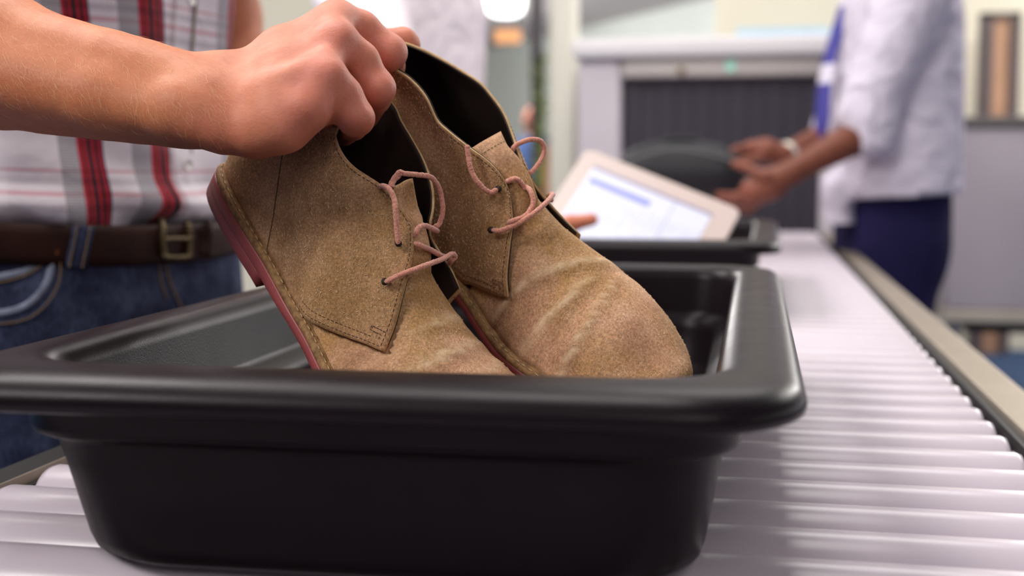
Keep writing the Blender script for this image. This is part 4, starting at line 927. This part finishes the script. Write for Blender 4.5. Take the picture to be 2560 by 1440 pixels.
struct(box('wall_side', (-9.1, -3, 0), (-9, 25, HC), WALLC))
def atz(px, py, z):
    r = FWD + RGT * (px - 1280) / F + UPV * (720 - py) / F; return CAMP + r * ((z - ZC) / r[2])
a_ = atz(1200, 128, HC); b_ = atz(1780, -6, HC)
dr = (b_ - a_) / np.linalg.norm((b_ - a_)[:2])
quadwall('wall_back', a_ - dr * 9, b_ + dr * .2, 0, HC, WALLG)
# nearer cream wall on the right
c0 = unY(1782, 420, 8.0); c1 = unY(2700, 420, 7.4)
quadwall('wall_right', c0, c1, 0, HC, WALLC)
# cream wall on the left, behind the travellers
c0 = unY(-700, 420, 4.6); c1 = unY(800, 420, 5.4)
quadwall('wall_left', c0, c1, 0, HC, WALLC)
# doorway in the right wall
DW = plain('brown_wood_door', srgb(190, 148, 118), .5, var=.12, sc=6); DK = plain('dark_door_frame', srgb(96, 84, 84), .6)
def onwall(px, py, Y): return unY(px, py, Y)
q0 = unY(2468, 300, 7.25); q1 = unY(2522, 300, 7.25)
dr_ = tag(empty('door', (q0[0], 7.3, 0)), 'brown wooden door with a dark frame in the cream wall on the right', 'door')
box('door_leaf', (q0[0] + .02, 7.28, 0), (q1[0], 7.33, unY(2500, 45, 7.25)[2]), DW, dr_, .004)
box('door_frame', (q0[0] - .05, 7.26, 0), (q0[0] + .02, 7.34, unY(2500, 30, 7.25)[2]), DK, dr_, .004)
box('door_frame', (q1[0], 7.26, 0), (q1[0] + .05, 7.34, unY(2500, 30, 7.25)[2]), DK, dr_, .004)
box('door_frame', (q0[0] - .05, 7.26, unY(2500, 45, 7.25)[2]), (q1[0] + .05, 7.34, unY(2500, 30, 7.25)[2]), DK, dr_, .004)
# pale blue strip sign on the cream wall
p = unY(1840, 100, 7.6); q = unY(2075, 66, 7.6)
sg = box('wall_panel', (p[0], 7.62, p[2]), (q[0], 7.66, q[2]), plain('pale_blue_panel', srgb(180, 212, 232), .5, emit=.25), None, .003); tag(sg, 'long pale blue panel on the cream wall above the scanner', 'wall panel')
# orange sign and the round bright lamp hanging under the far ceiling
p = unY(1236, 108, 9.0); q = unY(1300, 72, 9.0)
og = box('hanging_sign', (p[0], 9.0, p[2]), (q[0], 9.06, q[2]), plain('orange_lit_sign', srgb(240, 170, 110), .5, emit=.35), None, .005); tag(og, 'small orange hanging sign below the bright ceiling lamp', 'sign')
for x in (p[0] + .03, q[0] - .03): tube('sign_rod', [(x, 9.03, q[2] - .005), (x, 9.03, HC)], .006, DARK, og)
og.location = (0, 0, 0)
LAMPM = plain('lit_lamp_glass', (1, .99, .97, 1), .4, emit=3.5)
lc = unY(1264, -6, 7.0); r_ = 48 / F * 7
fx = tag(empty('ceiling_lamp', (lc[0], lc[1], lc[2])), 'bright round white lamp hanging under the far ceiling', 'lamp')
pr = [(r_ * .05, -r_ * 1.0), (r_ * .6, -r_ * .95), (r_ * .9, -r_ * .75), (r_, -r_ * .3), (r_, r_ * .2), (r_ * .6, r_ * .5), (.02, r_ * .6)]
V = [(lc[0] + a * math.cos(t), lc[1] + a * math.sin(t), lc[2] + z) for a, z in pr for t in np.linspace(0, 2 * math.pi, 33)[:-1]]
recalc(mesh('lamp_shade', V, gridf(len(pr), 32, closev=True) + [tuple(range(32))], LAMPM, fx)); tube('rod', [(lc[0], lc[1], lc[2] + r_ * .55), (lc[0], lc[1], HC)], .01, STEEL, fx)
# cream column (gate post) and the dark post beside it
POST = plain('cream_gate_post', srgb(224, 220, 206), .5, var=.02)
def post(name, px0, px1, Y, mat, z1, label, cat, dpt=None):
    p = unY(px0, 420, Y); q = unY(px1, 420, Y); d = dpt or (q[0] - p[0])
    o = box(name, (p[0], Y, 0), (q[0], Y + d, z1), mat, None, min(.02, (q[0] - p[0]) * .2), 3); return tag(o, label, cat)
post('detector_post', 1372, 1436, 4.6, POST, 2.2, 'cream walk-through detector post left of the scanner', 'post', .12)
post('dark_post', 1326, 1350, 6.5, plain('dark_post_paint', srgb(66, 58, 66), .6), 3.3, 'thin dark post left of the cream detector post', 'post', .08)
# tall plant behind
pp = unY(1352, 300, 5.9); pot = tag(empty('potted_plant', (pp[0], 5.9, 0)), 'tall narrow green plant beside the cream post', 'plant')
LEAF = plain('green_leaf', srgb(120, 138, 44), .6, var=.3, sc=8)
recalc(mesh('pot', [(pp[0] + a * math.cos(t), 5.9 + a * math.sin(t), z) for a, z in [(.02, 0), (.12, 0), (.15, .35), (.13, .35), (.12, .3)] for t in np.linspace(0, 2 * math.pi, 25)[:-1]], gridf(5, 24, closev=True) + [tuple(range(24))], DARK, pot))
tube('stem', [(pp[0], 5.9, .3), (pp[0] + .01, 5.9, 1.55)], .008, LEAF, pot)
LV = []
for k in range(150):
    a = random.random() * 6.28; z = .42 + 1.15 * random.random(); l_ = .05 + .05 * random.random(); d = np.array([math.cos(a), math.sin(a), .5]); b = np.array([pp[0], 5.9, z]) + d * .0; s_ = np.array([-math.sin(a), math.cos(a), 0]) * .012
    LV.append((np.array([b, b + d * l_ * .45 + s_, b + d * l_, b + d * l_ * .45 - s_]) + 0, [(0, 1, 2, 3)]))
v, f = merge(LV); mesh('foliage', v, f, LEAF, pot)
# ------------------------------------------------------------------ baggage scanner
YS = 4.02
SCW = plain('scanner_white_enamel', srgb(220, 216, 219), .35, var=.02); SCG = plain('scanner_grey_enamel', srgb(196, 188, 196), .4, var=.03); SCT = plain('scanner_warm_grey', srgb(188, 180, 176), .4, var=.03)
RUB = plain('lead_curtain_rubber', srgb(46, 41, 54), .6, var=.1, sc=12)
P_l = unY(1552, 420, YS)[0]; P_r = unY(2050, 420, YS)[0]; zt = unY(1800, 192, YS)[2]; zb = ZR - .02
sx0 = unY(1442, 420, YS)[0]; sx1 = P_r + (P_l - sx0); ztop = unY(1445, 150, YS)[2]; zlid = unY(1445, 98, YS)[2]
sc_ = tag(empty('baggage_scanner', ((sx0 + sx1) / 2, YS + .8, 0)), 'large white and grey baggage X-ray scanner at the end of the rollers', 'scanner')
box('housing', (sx0, YS, .25), (P_l, YS + 1.9, ztop), SCG, sc_, .02, 3); box('housing', (P_r, YS, .25), (sx1, YS + 1.9, ztop), SCG, sc_, .02, 3)
box('hood', (P_l + .0005, YS + .001, zt), (P_r - .0005, YS + 1.9, ztop), SCT, sc_, .01); box('lid', (sx0 - .015, YS - .03, ztop + .001), (sx1 + .015, YS + 1.93, zlid), SCW, sc_, .015, 3)
box('tunnel_floor', (P_l, YS, .3), (P_r, YS + 1.9, zb - .01), DARK, sc_, .003); box('tunnel_back', (P_l, YS + 1.0, zb), (P_r, YS + 1.04, zt), DARK, sc_)
nS = 11; wS = (P_r - P_l) / nS
for k in range(nS):
    x = P_l + k * wS; o = box('curtain_strip', (x + .001, YS + .045 + .004 * (k % 2), zb + .01), (x + wS - .001, YS + .048 + .004 * (k % 2), zt - .002), RUB, sc_)
p = unY(1826, 165, YS); tube('status_light', [(p[0], YS + .002, p[2]), (p[0], YS - .006, p[2])], [.018, .014], plain('teal_status_light', srgb(150, 210, 190), .4, emit=.4), sc_, n=16)
p = unY(1703, 176, YS); tube('hook', [(p[0], YS + .002, p[2]), (p[0], YS - .012, p[2])], [.014, .008], plain('brass_hook', srgb(150, 128, 96), .4), sc_, n=16)
for x in (sx0 + .06, sx1 - .1):
    for y in (YS + .1, YS + 1.7): box('foot', (x, y, 0), (x + .05, y + .05, .25), DARK, sc_)
# second machine on the right
MY = 5.0
mx0 = unY(2372, 420, MY)[0]; mx1 = mx0 + .95; mt = unY(2420, 318, MY)[2]; mt2 = unY(2420, 292, MY)[2]; mb_ = unY(2420, 775, MY)[2]; mb2 = unY(2420, 806, MY)[2]
m2 = tag(empty('inspection_cabinet', (mx0 + .4, MY + .4, 0)), 'pale grey metal cabinet with a dark top edge behind the officer', 'cabinet')
box('cabinet_body', (mx0, MY, mb_), (mx1, MY + .9, mt), plain('grey_lavender_enamel', srgb(190, 180, 188), .32, var=.04, sc=3), m2, .015, 3)
box('cabinet_top', (mx0 - .02, MY - .02, mt + .001), (mx1 + .02, MY + .92, mt2), plain('dark_grey_trim', srgb(104, 98, 98), .5), m2, .006)
box('base_trim', (mx0 - .005, MY - .01, mb2), (mx1, MY + .9, mb_ - .001), plain('cream_trim', srgb(206, 196, 180), .5), m2, .006)
for x in (mx0 + .02, mx1 - .08):
    for y in (MY + .04, MY + .8): box('leg', (x, y, 0), (x + .05, y + .05, mb2), plain('grey_leg_paint', srgb(150, 148, 152), .5), m2)
box('undertray', (mx0 + .10, MY + .1, mb2 - .05), (mx0 + .6, MY + .7, mb2 - .001), DARK, m2)
# ------------------------------------------------------------------ tablet
TL = un(1468, 368, 1.80); TR = un(1856, 524, 1.74); e1 = (TR - TL) / np.linalg.norm(TR - TL); BLg = un(1300, 560, 1.71) - TL; e2 = BLg - e1 * (BLg @ e1); e2 /= np.linalg.norm(e2)
Wd, Hd = np.linalg.norm(TR - TL), .178; nn = np.cross(e1, e2); nn = nn if nn @ (CAMP - TL) > 0 else -nn
tb = tag(empty('tablet_computer', TL + e1 * Wd / 2 + e2 * Hd), 'white tablet showing a document page, held tilted over the second tray', 'tablet')
def rr2(x0, x1, y0, y1, r, n=6):
    P = []
    for cx, cy, a0 in ((x1 - r, y0 + r, -90), (x1 - r, y1 - r, 0), (x0 + r, y1 - r, 90), (x0 + r, y0 + r, 180)):
        for k in range(n + 1): a = math.radians(a0 + 90 * k / n); P.append((cx + r * math.cos(a), cy + r * math.sin(a)))
    return np.array(P)
def slab(name, x0, x1, y0, y1, r, z0, z1, mat, parent, uv=False):
    P = rr2(x0, x1, y0, y1, r); P2 = rr2(x0 + .0015, x1 - .0015, y0 + .0015, y1 - .0015, r * .9); n = len(P)
    W = lambda q, z: TL + e1 * q[:, :1] + e2 * q[:, 1:] + nn * z
    V = np.vstack([W(P2, z0), W(P, z0 + (z1 - z0) * .3), W(P, z0 + (z1 - z0) * .7), W(P2, z1)]); f = gridf(4, n, closev=True) + [tuple(range(n)), tuple(range(3 * n, 4 * n))[::-1]]
    uvv = np.vstack([P2, P, P, P2]); return recalc(mesh(name, V, f, mat, parent, smooth=False, uv=uvv))
slab('tablet_case', 0, Wd, 0, Hd, .014, -.008, 0, plain('white_tablet_plastic', srgb(206, 188, 182), .3, var=.01), tb)
t = NT('document_screen'); uvn = t.n('ShaderNodeUVMap'); sp = t.n('ShaderNodeSeparateXYZ'); t.l(uvn.outputs[0], sp.inputs[0]); U0, V0 = sp.outputs[0], sp.outputs[1]
def band(x, a, b): return t.math('MULTIPLY', t.math('GREATER_THAN', x, a), t.math('LESS_THAN', x, b))
W0 = srgb(236, 234, 250)
lines = t.math('GREATER_THAN', t.math('SINE', t.math('MULTIPLY', V0, 1050.)), .1)
nz_ = t.math('GREATER_THAN', t.noise(1, 3, .6, (lambda m: (t.l(uvn.outputs[0], m.inputs[0]), m.inputs['Scale'].__setattr__('default_value', (190, 40, 1)), m.outputs[0])[2])(t.n('ShaderNodeMapping'))), .48)
txt = t.math('MULTIPLY', t.math('MULTIPLY', lines, nz_), .28)
c = t.mix(t.math('MULTIPLY', txt, t.math('MULTIPLY', band(U0, .025, .23), band(V0, .068, .17))), W0, srgb(120, 130, 215))
c = t.mix(t.math('MULTIPLY', band(U0, .03, .125), t.math('MULTIPLY', band(V0, .050, .062), .8)), c, srgb(110, 120, 222))
c = t.mix(t.math('MULTIPLY', band(V0, .028, .034), .8), c, srgb(120, 96, 140))
c = t.mix(t.math('MULTIPLY', band(U0, .155, .158), t.math('MULTIPLY', band(V0, .03, .2), .4)), c, srgb(150, 150, 200))
t.col((.03, .03, .035, 1)); t.l(c, t.b.inputs['Emission Color']); t.b.inputs['Emission Strength'].default_value = 1.0; t.set(Roughness=.3)
slab('screen', .024, Wd - .034, .028, Hd - .012, .001, .0002, .0008, t.m, tb)
0 and print('tablet', [ (TL + e1 * a + e2 * b).round(3) for a, b in ((0, 0), (Wd, 0), (0, Hd), (Wd, Hd))])
# ------------------------------------------------------------------ traveller in white with the tablet
C2 = un(1020, 420, 2.52); C2 = np.array([C2[0], C2[1], 0]); f2 = np.array([.97, -.24, 0]); f2 /= np.linalg.norm(f2); s2_ = np.array([-f2[1], f2[0], 0])
p2 = tag(empty('person', C2), 'person in a loose white shirt holding the tablet, standing behind the boots', 'person')
B, pm2 = body(C2, f2, s2_, 1.80, None); dress(pm2, C2, f2, HAIR_B, p2)
shr = pm2(0, -.19, 1.38); elr = un(1060, 500, 2.10); wr = un(1335, 572, 1.735); 
A = SDF(np.minimum(elr, wr) - .1, np.maximum(wr, elr) + np.array([.12, .1, .1]), .004)
A.chain([elr, wr], [.044, .027], .01); hp = un(1385, 580, 1.715); A.ell(un(1362, 582, 1.715), (.036, .024, .024), k=.014)
A.chain([un(1375, 570, 1.70), un(1425, 560, 1.665), un(1480, 549, 1.655)], [.014, .0115, .009], .008)
for j in range(4): A.chain([un(1385, 575 + j * 8, 1.73 - .012 * j), un(1430, 592 + j * 9, 1.745 - .014 * j), un(1470, 585 + j * 10, 1.75 - .015 * j)], [.011, .009, .008], .004)
Ua = SDF(np.minimum(shr, elr) - .1, np.maximum(shr, elr) + .1, .008); Ua.cone(shr, elr, .05, .042)
shl = pm2(0, .19, 1.38); ell_ = pm2(-.02, .26, 1.10); wl = pm2(.06, .26, .88); La = SDF(np.minimum(shl, wl) - .15, np.maximum(shl, wl) + .15, .007); La.chain([shl, ell_, wl], [.05, .042, .028], .02); La.ell(wl + f2 * .01 + np.array([0, 0, -.05]), (.035, .03, .05), k=.02)
for j in range(4): La.chain([wl + f2 * (-.02 + .017 * j) + np.array([0, 0, -.08]), wl + f2 * (-.02 + .017 * j) + np.array([0, 0, -.13 - .006 * (j % 3)])], [.009, .007], .004)
v, f = merge([B.mesh(), A.mesh(), Ua.mesh(), La.mesh()]); mesh('body', v, f, SKIN, p2, col=np.full(len(v), .5))
def shirtsdf(C, fd, sd, z0, z1, r0, r1, fl, hemdrop=0):
    Sx = SDF(C + np.array([-.46, -.46, z0 - .05]), C + np.array([.46, .46, z1 + .1]), .008)
    q = lambda a, b, u: C + fd * a + sd * b + np.array([0, 0, u])
    for k in range(10):
        u = z0 + (z1 - z0) * k / 9; r = r0 + (r1 - r0) * k / 9; Sx.cone(q(0, -.055, u), q(0, .055, u), r, r, .02, flat=(fd, fl))
    Sx.cone(q(0, -.14, z1 + .02), q(0, .14, z1 + .02), .08, .08, .04)
    for k in range(7):
        a = k * .9; Sx.cone(q(.13 * math.cos(a), .17 * math.sin(a), z0), q(.12 * math.cos(a + .3), .16 * math.sin(a + .3), z0 + .35), .018, .008, .03)
    return Sx, q
S2, q2 = shirtsdf(C2, f2, s2_, .80, 1.38, .148, .140, .8)
S2.cone(shr, elr + (shr - elr) * .42, .085, .066, .03); S2.cone(shl, ell_ + (shl - ell_) * .35, .08, .064, .03); S2.cut(q2(0, 0, .80), np.array([0, 0, -1.0])); S2.cut(q2(0, 0, 1.455), np.array([0, 0, 1.0]))
v, f = S2.mesh(); mesh('shirt', v, f, cloth_folds(plain('bright_white_cotton', srgb(250, 240, 246), .85, var=.02, sc=10, spec=.2), .35), p2)['label'] = 'loose white shirt'
T2 = SDF(C2 + np.array([-.3, -.3, .02]), C2 + np.array([.3, .3, 1.0]), .009)
for s_ in (-1, 1): T2.chain([q2(0, .075 * s_, .9), q2(.02, .10 * s_, .5), q2(0, .11 * s_, .06)], [.115, .082, .072], .03)
v, f = T2.mesh(); mesh('trousers', v, f, plain('light_blue_denim', srgb(110, 122, 170), .9, var=.1, sc=20), p2)
# ------------------------------------------------------------------ security officer
KO = 1.19
def uo(px, py, d): return un(px, py, d * KO)
C3 = uo(2232, 420, 2.62); C3 = np.array([C3[0], C3[1], 0]); f3 = np.array([-1, -.12, 0]); f3 /= np.linalg.norm(f3); s3 = np.array([-f3[1], f3[0], 0])
p3 = tag(empty('person', C3), 'security officer in white shirt and navy trousers holding a dark bag at the rollers', 'person')
B, pm3 = body(C3, f3, s3, 1.90, None); dress(pm3, C3, f3, HAIR_K, p3)
nsh = pm3(.0, .20, 1.40); nel = uo(2136, 345, 2.43); nwr = uo(1975, 432, 2.40); fsh = pm3(0, -.2, 1.40); fel = uo(2090, 330, 2.78); fwr = uo(1960, 388, 2.66)
H = SDF(uo(2200, 560, 2.3) * 0 + np.minimum.reduce([nel, nwr, fel, fwr, uo(1780, 540, 2.35)]) - .07, np.maximum.reduce([nel, nwr, fel, fwr, uo(1780, 360, 2.7)]) + .07, .004)
H.chain([nel, nwr], [.042, .027], .01); H.chain([fel, fwr], [.042, .026], .01)
H.chain([nwr, uo(1925, 460, 2.40), uo(1885, 478, 2.41)], [.027, .036, .034], .014, flat=None)
H.chain([uo(1915, 440, 2.37), uo(1870, 420, 2.385), uo(1835, 408, 2.41)], [.014, .011, .009], .006)
for j, (dx, dy) in enumerate(((0, 0), (8, 12), (18, 22), (30, 32))):
    H.chain([uo(1885 + dx, 478 + dy * .5, 2.40 + j * .012), uo(1838 + dx, 492 + dy, 2.42 + j * .012), uo(1795 + dx, 487 + dy, 2.47 + j * .012)], [.012, .0105, .008], .004)
H.chain([fwr, uo(1915, 378, 2.66), uo(1880, 380, 2.66)], [.026, .032, .03], .012)
for j in range(4):
    H.chain([uo(1882, 370 + j * 8, 2.64 + j * .014), uo(1845, 372 + j * 8, 2.63 + j * .014), uo(1815, 384 + j * 7, 2.62 + j * .014)], [.011, .0095, .008], .004)
H.chain([uo(1900, 392, 2.62), uo(1860, 402, 2.60), uo(1835, 406, 2.60)], [.012, .010, .008], .005)
U3 = SDF(np.minimum(nsh, nel) - .12, np.maximum(nsh, nel) + .12, .008); U3.cone(nsh, nel, .052, .044)
U4 = SDF(np.minimum(fsh, fel) - .12, np.maximum(fsh, fel) + .12, .008); U4.cone(fsh, fel, .052, .044)
v, f = merge([B.mesh(), H.mesh(), U3.mesh(), U4.mesh()]); mesh('body', v, f, SKIN_D, p3, col=np.clip((1980 - proj(v)[:, 0]) / 120, 0, 1) * .8)
S3, q3 = shirtsdf(C3, f3, s3, .960, 1.42, .166, .155, .92)
S3.cone(nsh, nel + (nsh - nel) * .16, .088, .066, .02); S3.cone(fsh, fel, .085, .068, .03)
S3.cone(nel + (nsh - nel) * .4, uo(2185, 345, 2.42), .05, .050, .02)
S3.cone(q3(.13, .03, 1.0), q3(.16, .02, .93), .03, .018, .03)
dcut = (nel - nsh) / np.linalg.norm(nel - nsh)
S3.cut(q3(.02, 0, .980), np.array([0, 0, -1.0]) - f3 * .06); S3.chain([uo(2096, 470, 2.56), uo(2100, 560, 2.55), uo(2112, 628, 2.52)], [.045, .030, .024], .02); v, f = S3.mesh(); sh3 = mesh('shirt', v, f, CLOTHW, p3); sh3['label'] = 'white short-sleeved uniform shirt'
T3 = SDF(C3 + np.array([-.3, -.3, .02]), C3 + np.array([.3, .3, 1.02]), .008)
for k in range(6): T3.cone(q3(0, -.05, .98 - .03 * k), q3(0, .05, .98 - .03 * k), .128, .128, .02)
for s_ in (-1, 1): T3.chain([q3(0, .075 * s_, .86), q3(.02, .09 * s_, .5), q3(-.02, .10 * s_, .08)], [.112, .088, .078], .03)
v, f = T3.mesh(); mesh('trousers', v, f, NAVY, p3)
# striped tie hanging down the chest
t = NT('blue_white_stripe'); sp = t.n('ShaderNodeSeparateXYZ'); t.l(t.obj(), sp.inputs[0])
t.col(t.ramp(t.math('FRACT', t.math('MULTIPLY', sp.outputs[2], 5.2)), [(0, srgb(66, 62, 150)), (.55, srgb(224, 218, 236)), (.8, srgb(66, 62, 150))], True)); t.set(Roughness=.7)
tp_ = [uo(2125, -30, 2.56), uo(2085, 100, 2.56), uo(2062, 200, 2.56), uo(2054, 300, 2.56), uo(2052, 345, 2.56)]; tq = cr(tp_, 24); wq = np.interp(np.linspace(0, 1, 24), [0, .2, .9, 1], [.018, .022, .030, .004])
dW = s3 * .6 + np.cross(f3, [0, 0, 1]) * 0; G = np.stack([tq + (s3 * .75 + RGT * .5) * (wq * k)[:, None] for k in (-1, 0, 1)], 1)
thick('tie', G, .003, t.m, p3, np.broadcast_to(f3, G.shape))['label'] = 'blue and white striped tie'
# watch
w0 = uo(1966, 386, 2.645); wd = (fel - fwr) / np.linalg.norm(fel - fwr); a = np.cross(wd, [0, 0, 1]); a /= np.linalg.norm(a); b = np.cross(wd, a)
fc = fwr + wd * .012; rp = [(.0305, -.010), (.0325, -.010), (.0335, 0), (.0325, .010), (.0305, .010)]
V = [fc + wd * z + r * (math.cos(x) * a + math.sin(x) * b) for r, z in rp for x in np.linspace(0, 2 * math.pi, 33)[:-1]]
wm = tag(recalc(mesh('wristwatch', V, gridf(5, 32, closeu=True, closev=True), plain('silver_watch', srgb(220, 214, 200), .25, metal=.7))), 'silver wristwatch on the far wrist of the security officer', 'watch')
# dark bag
BG = plain('black_nylon', srgb(17, 17, 24), .6, var=.2, sc=20, bump=.2, bsc=500)
bg = tag(empty('laptop_bag', uo(1700, 505, 2.60)), 'black soft bag held above the rollers by the security officer', 'bag')
X = SDF(uo(1540, 560, 2.5) - np.array([.05, .15, .05]), uo(1900, 330, 2.7) + np.array([.05, .15, .05]), .005)
X.cone(uo(1600, 430, 2.62), uo(1800, 428, 2.60), .060, .058, .01, flat=(np.array([0, 1.0, 0]), 1.0)); X.cone(uo(1640, 400, 2.62), uo(1770, 396, 2.61), .045, .04, .03); X.cone(uo(1590, 450, 2.62), uo(1830, 450, 2.60), .045, .042, .03)
v, f = X.mesh(); mesh('bag_body', v, f, BG, bg)
tube('zip', cr([uo(1565, 400, 2.555), uo(1690, 372, 2.553), uo(1830, 400, 2.55)], 30), .003, plain('grey_zip', srgb(92, 94, 96), .4), bg)
tube('handle', cr([uo(1620, 372, 2.61), uo(1660, 352, 2.61), uo(1720, 348, 2.61), uo(1775, 366, 2.61)], 24), .007, BG, bg)
# far traveller
C4 = un(1336, 420, 11.5); C4 = np.array([C4[0], C4[1], 0]); f4 = np.array([-.7, -.7, 0]); s4 = np.array([.7, -.7, 0])
p4 = tag(empty('person', C4), 'distant person in a blue top far away beside the dark post', 'person')
B, pm4 = body(C4, f4, s4, 1.62, None, h=.02); dress(pm4, C4, f4, HAIR_B, p4, h=.015)
LA_ = SDF(C4 + np.array([-.4, -.4, .6]), C4 + np.array([.4, .4, 1.5]), .015)
for s_ in (-1, 1): LA_.chain([pm4(0, .19 * s_, 1.38), pm4(.0, .24 * s_, 1.08), pm4(.06, .24 * s_, .85)], [.05, .045, .035], .02)
v, f = merge([B.mesh(), LA_.mesh()]); mesh('body', v, f, SKIN, p4, col=np.full(len(v), .6))
S4, q4 = shirtsdf(C4, f4, s4, .85, 1.24, .165, .155, .8); v, f = S4.mesh(); mesh('top', v, f, plain('blue_top', srgb(62, 92, 150), .9), p4)
T4 = SDF(C4 + np.array([-.3, -.3, .02]), C4 + np.array([.3, .3, 1.0]), .015)
for s_ in (-1, 1): T4.chain([q4(0, .075 * s_, .86), q4(.02, .09 * s_, .5), q4(-.02, .10 * s_, .08)], [.112, .088, .078], .03)
v, f = T4.mesh(); mesh('trousers', v, f, NAVY, p4)
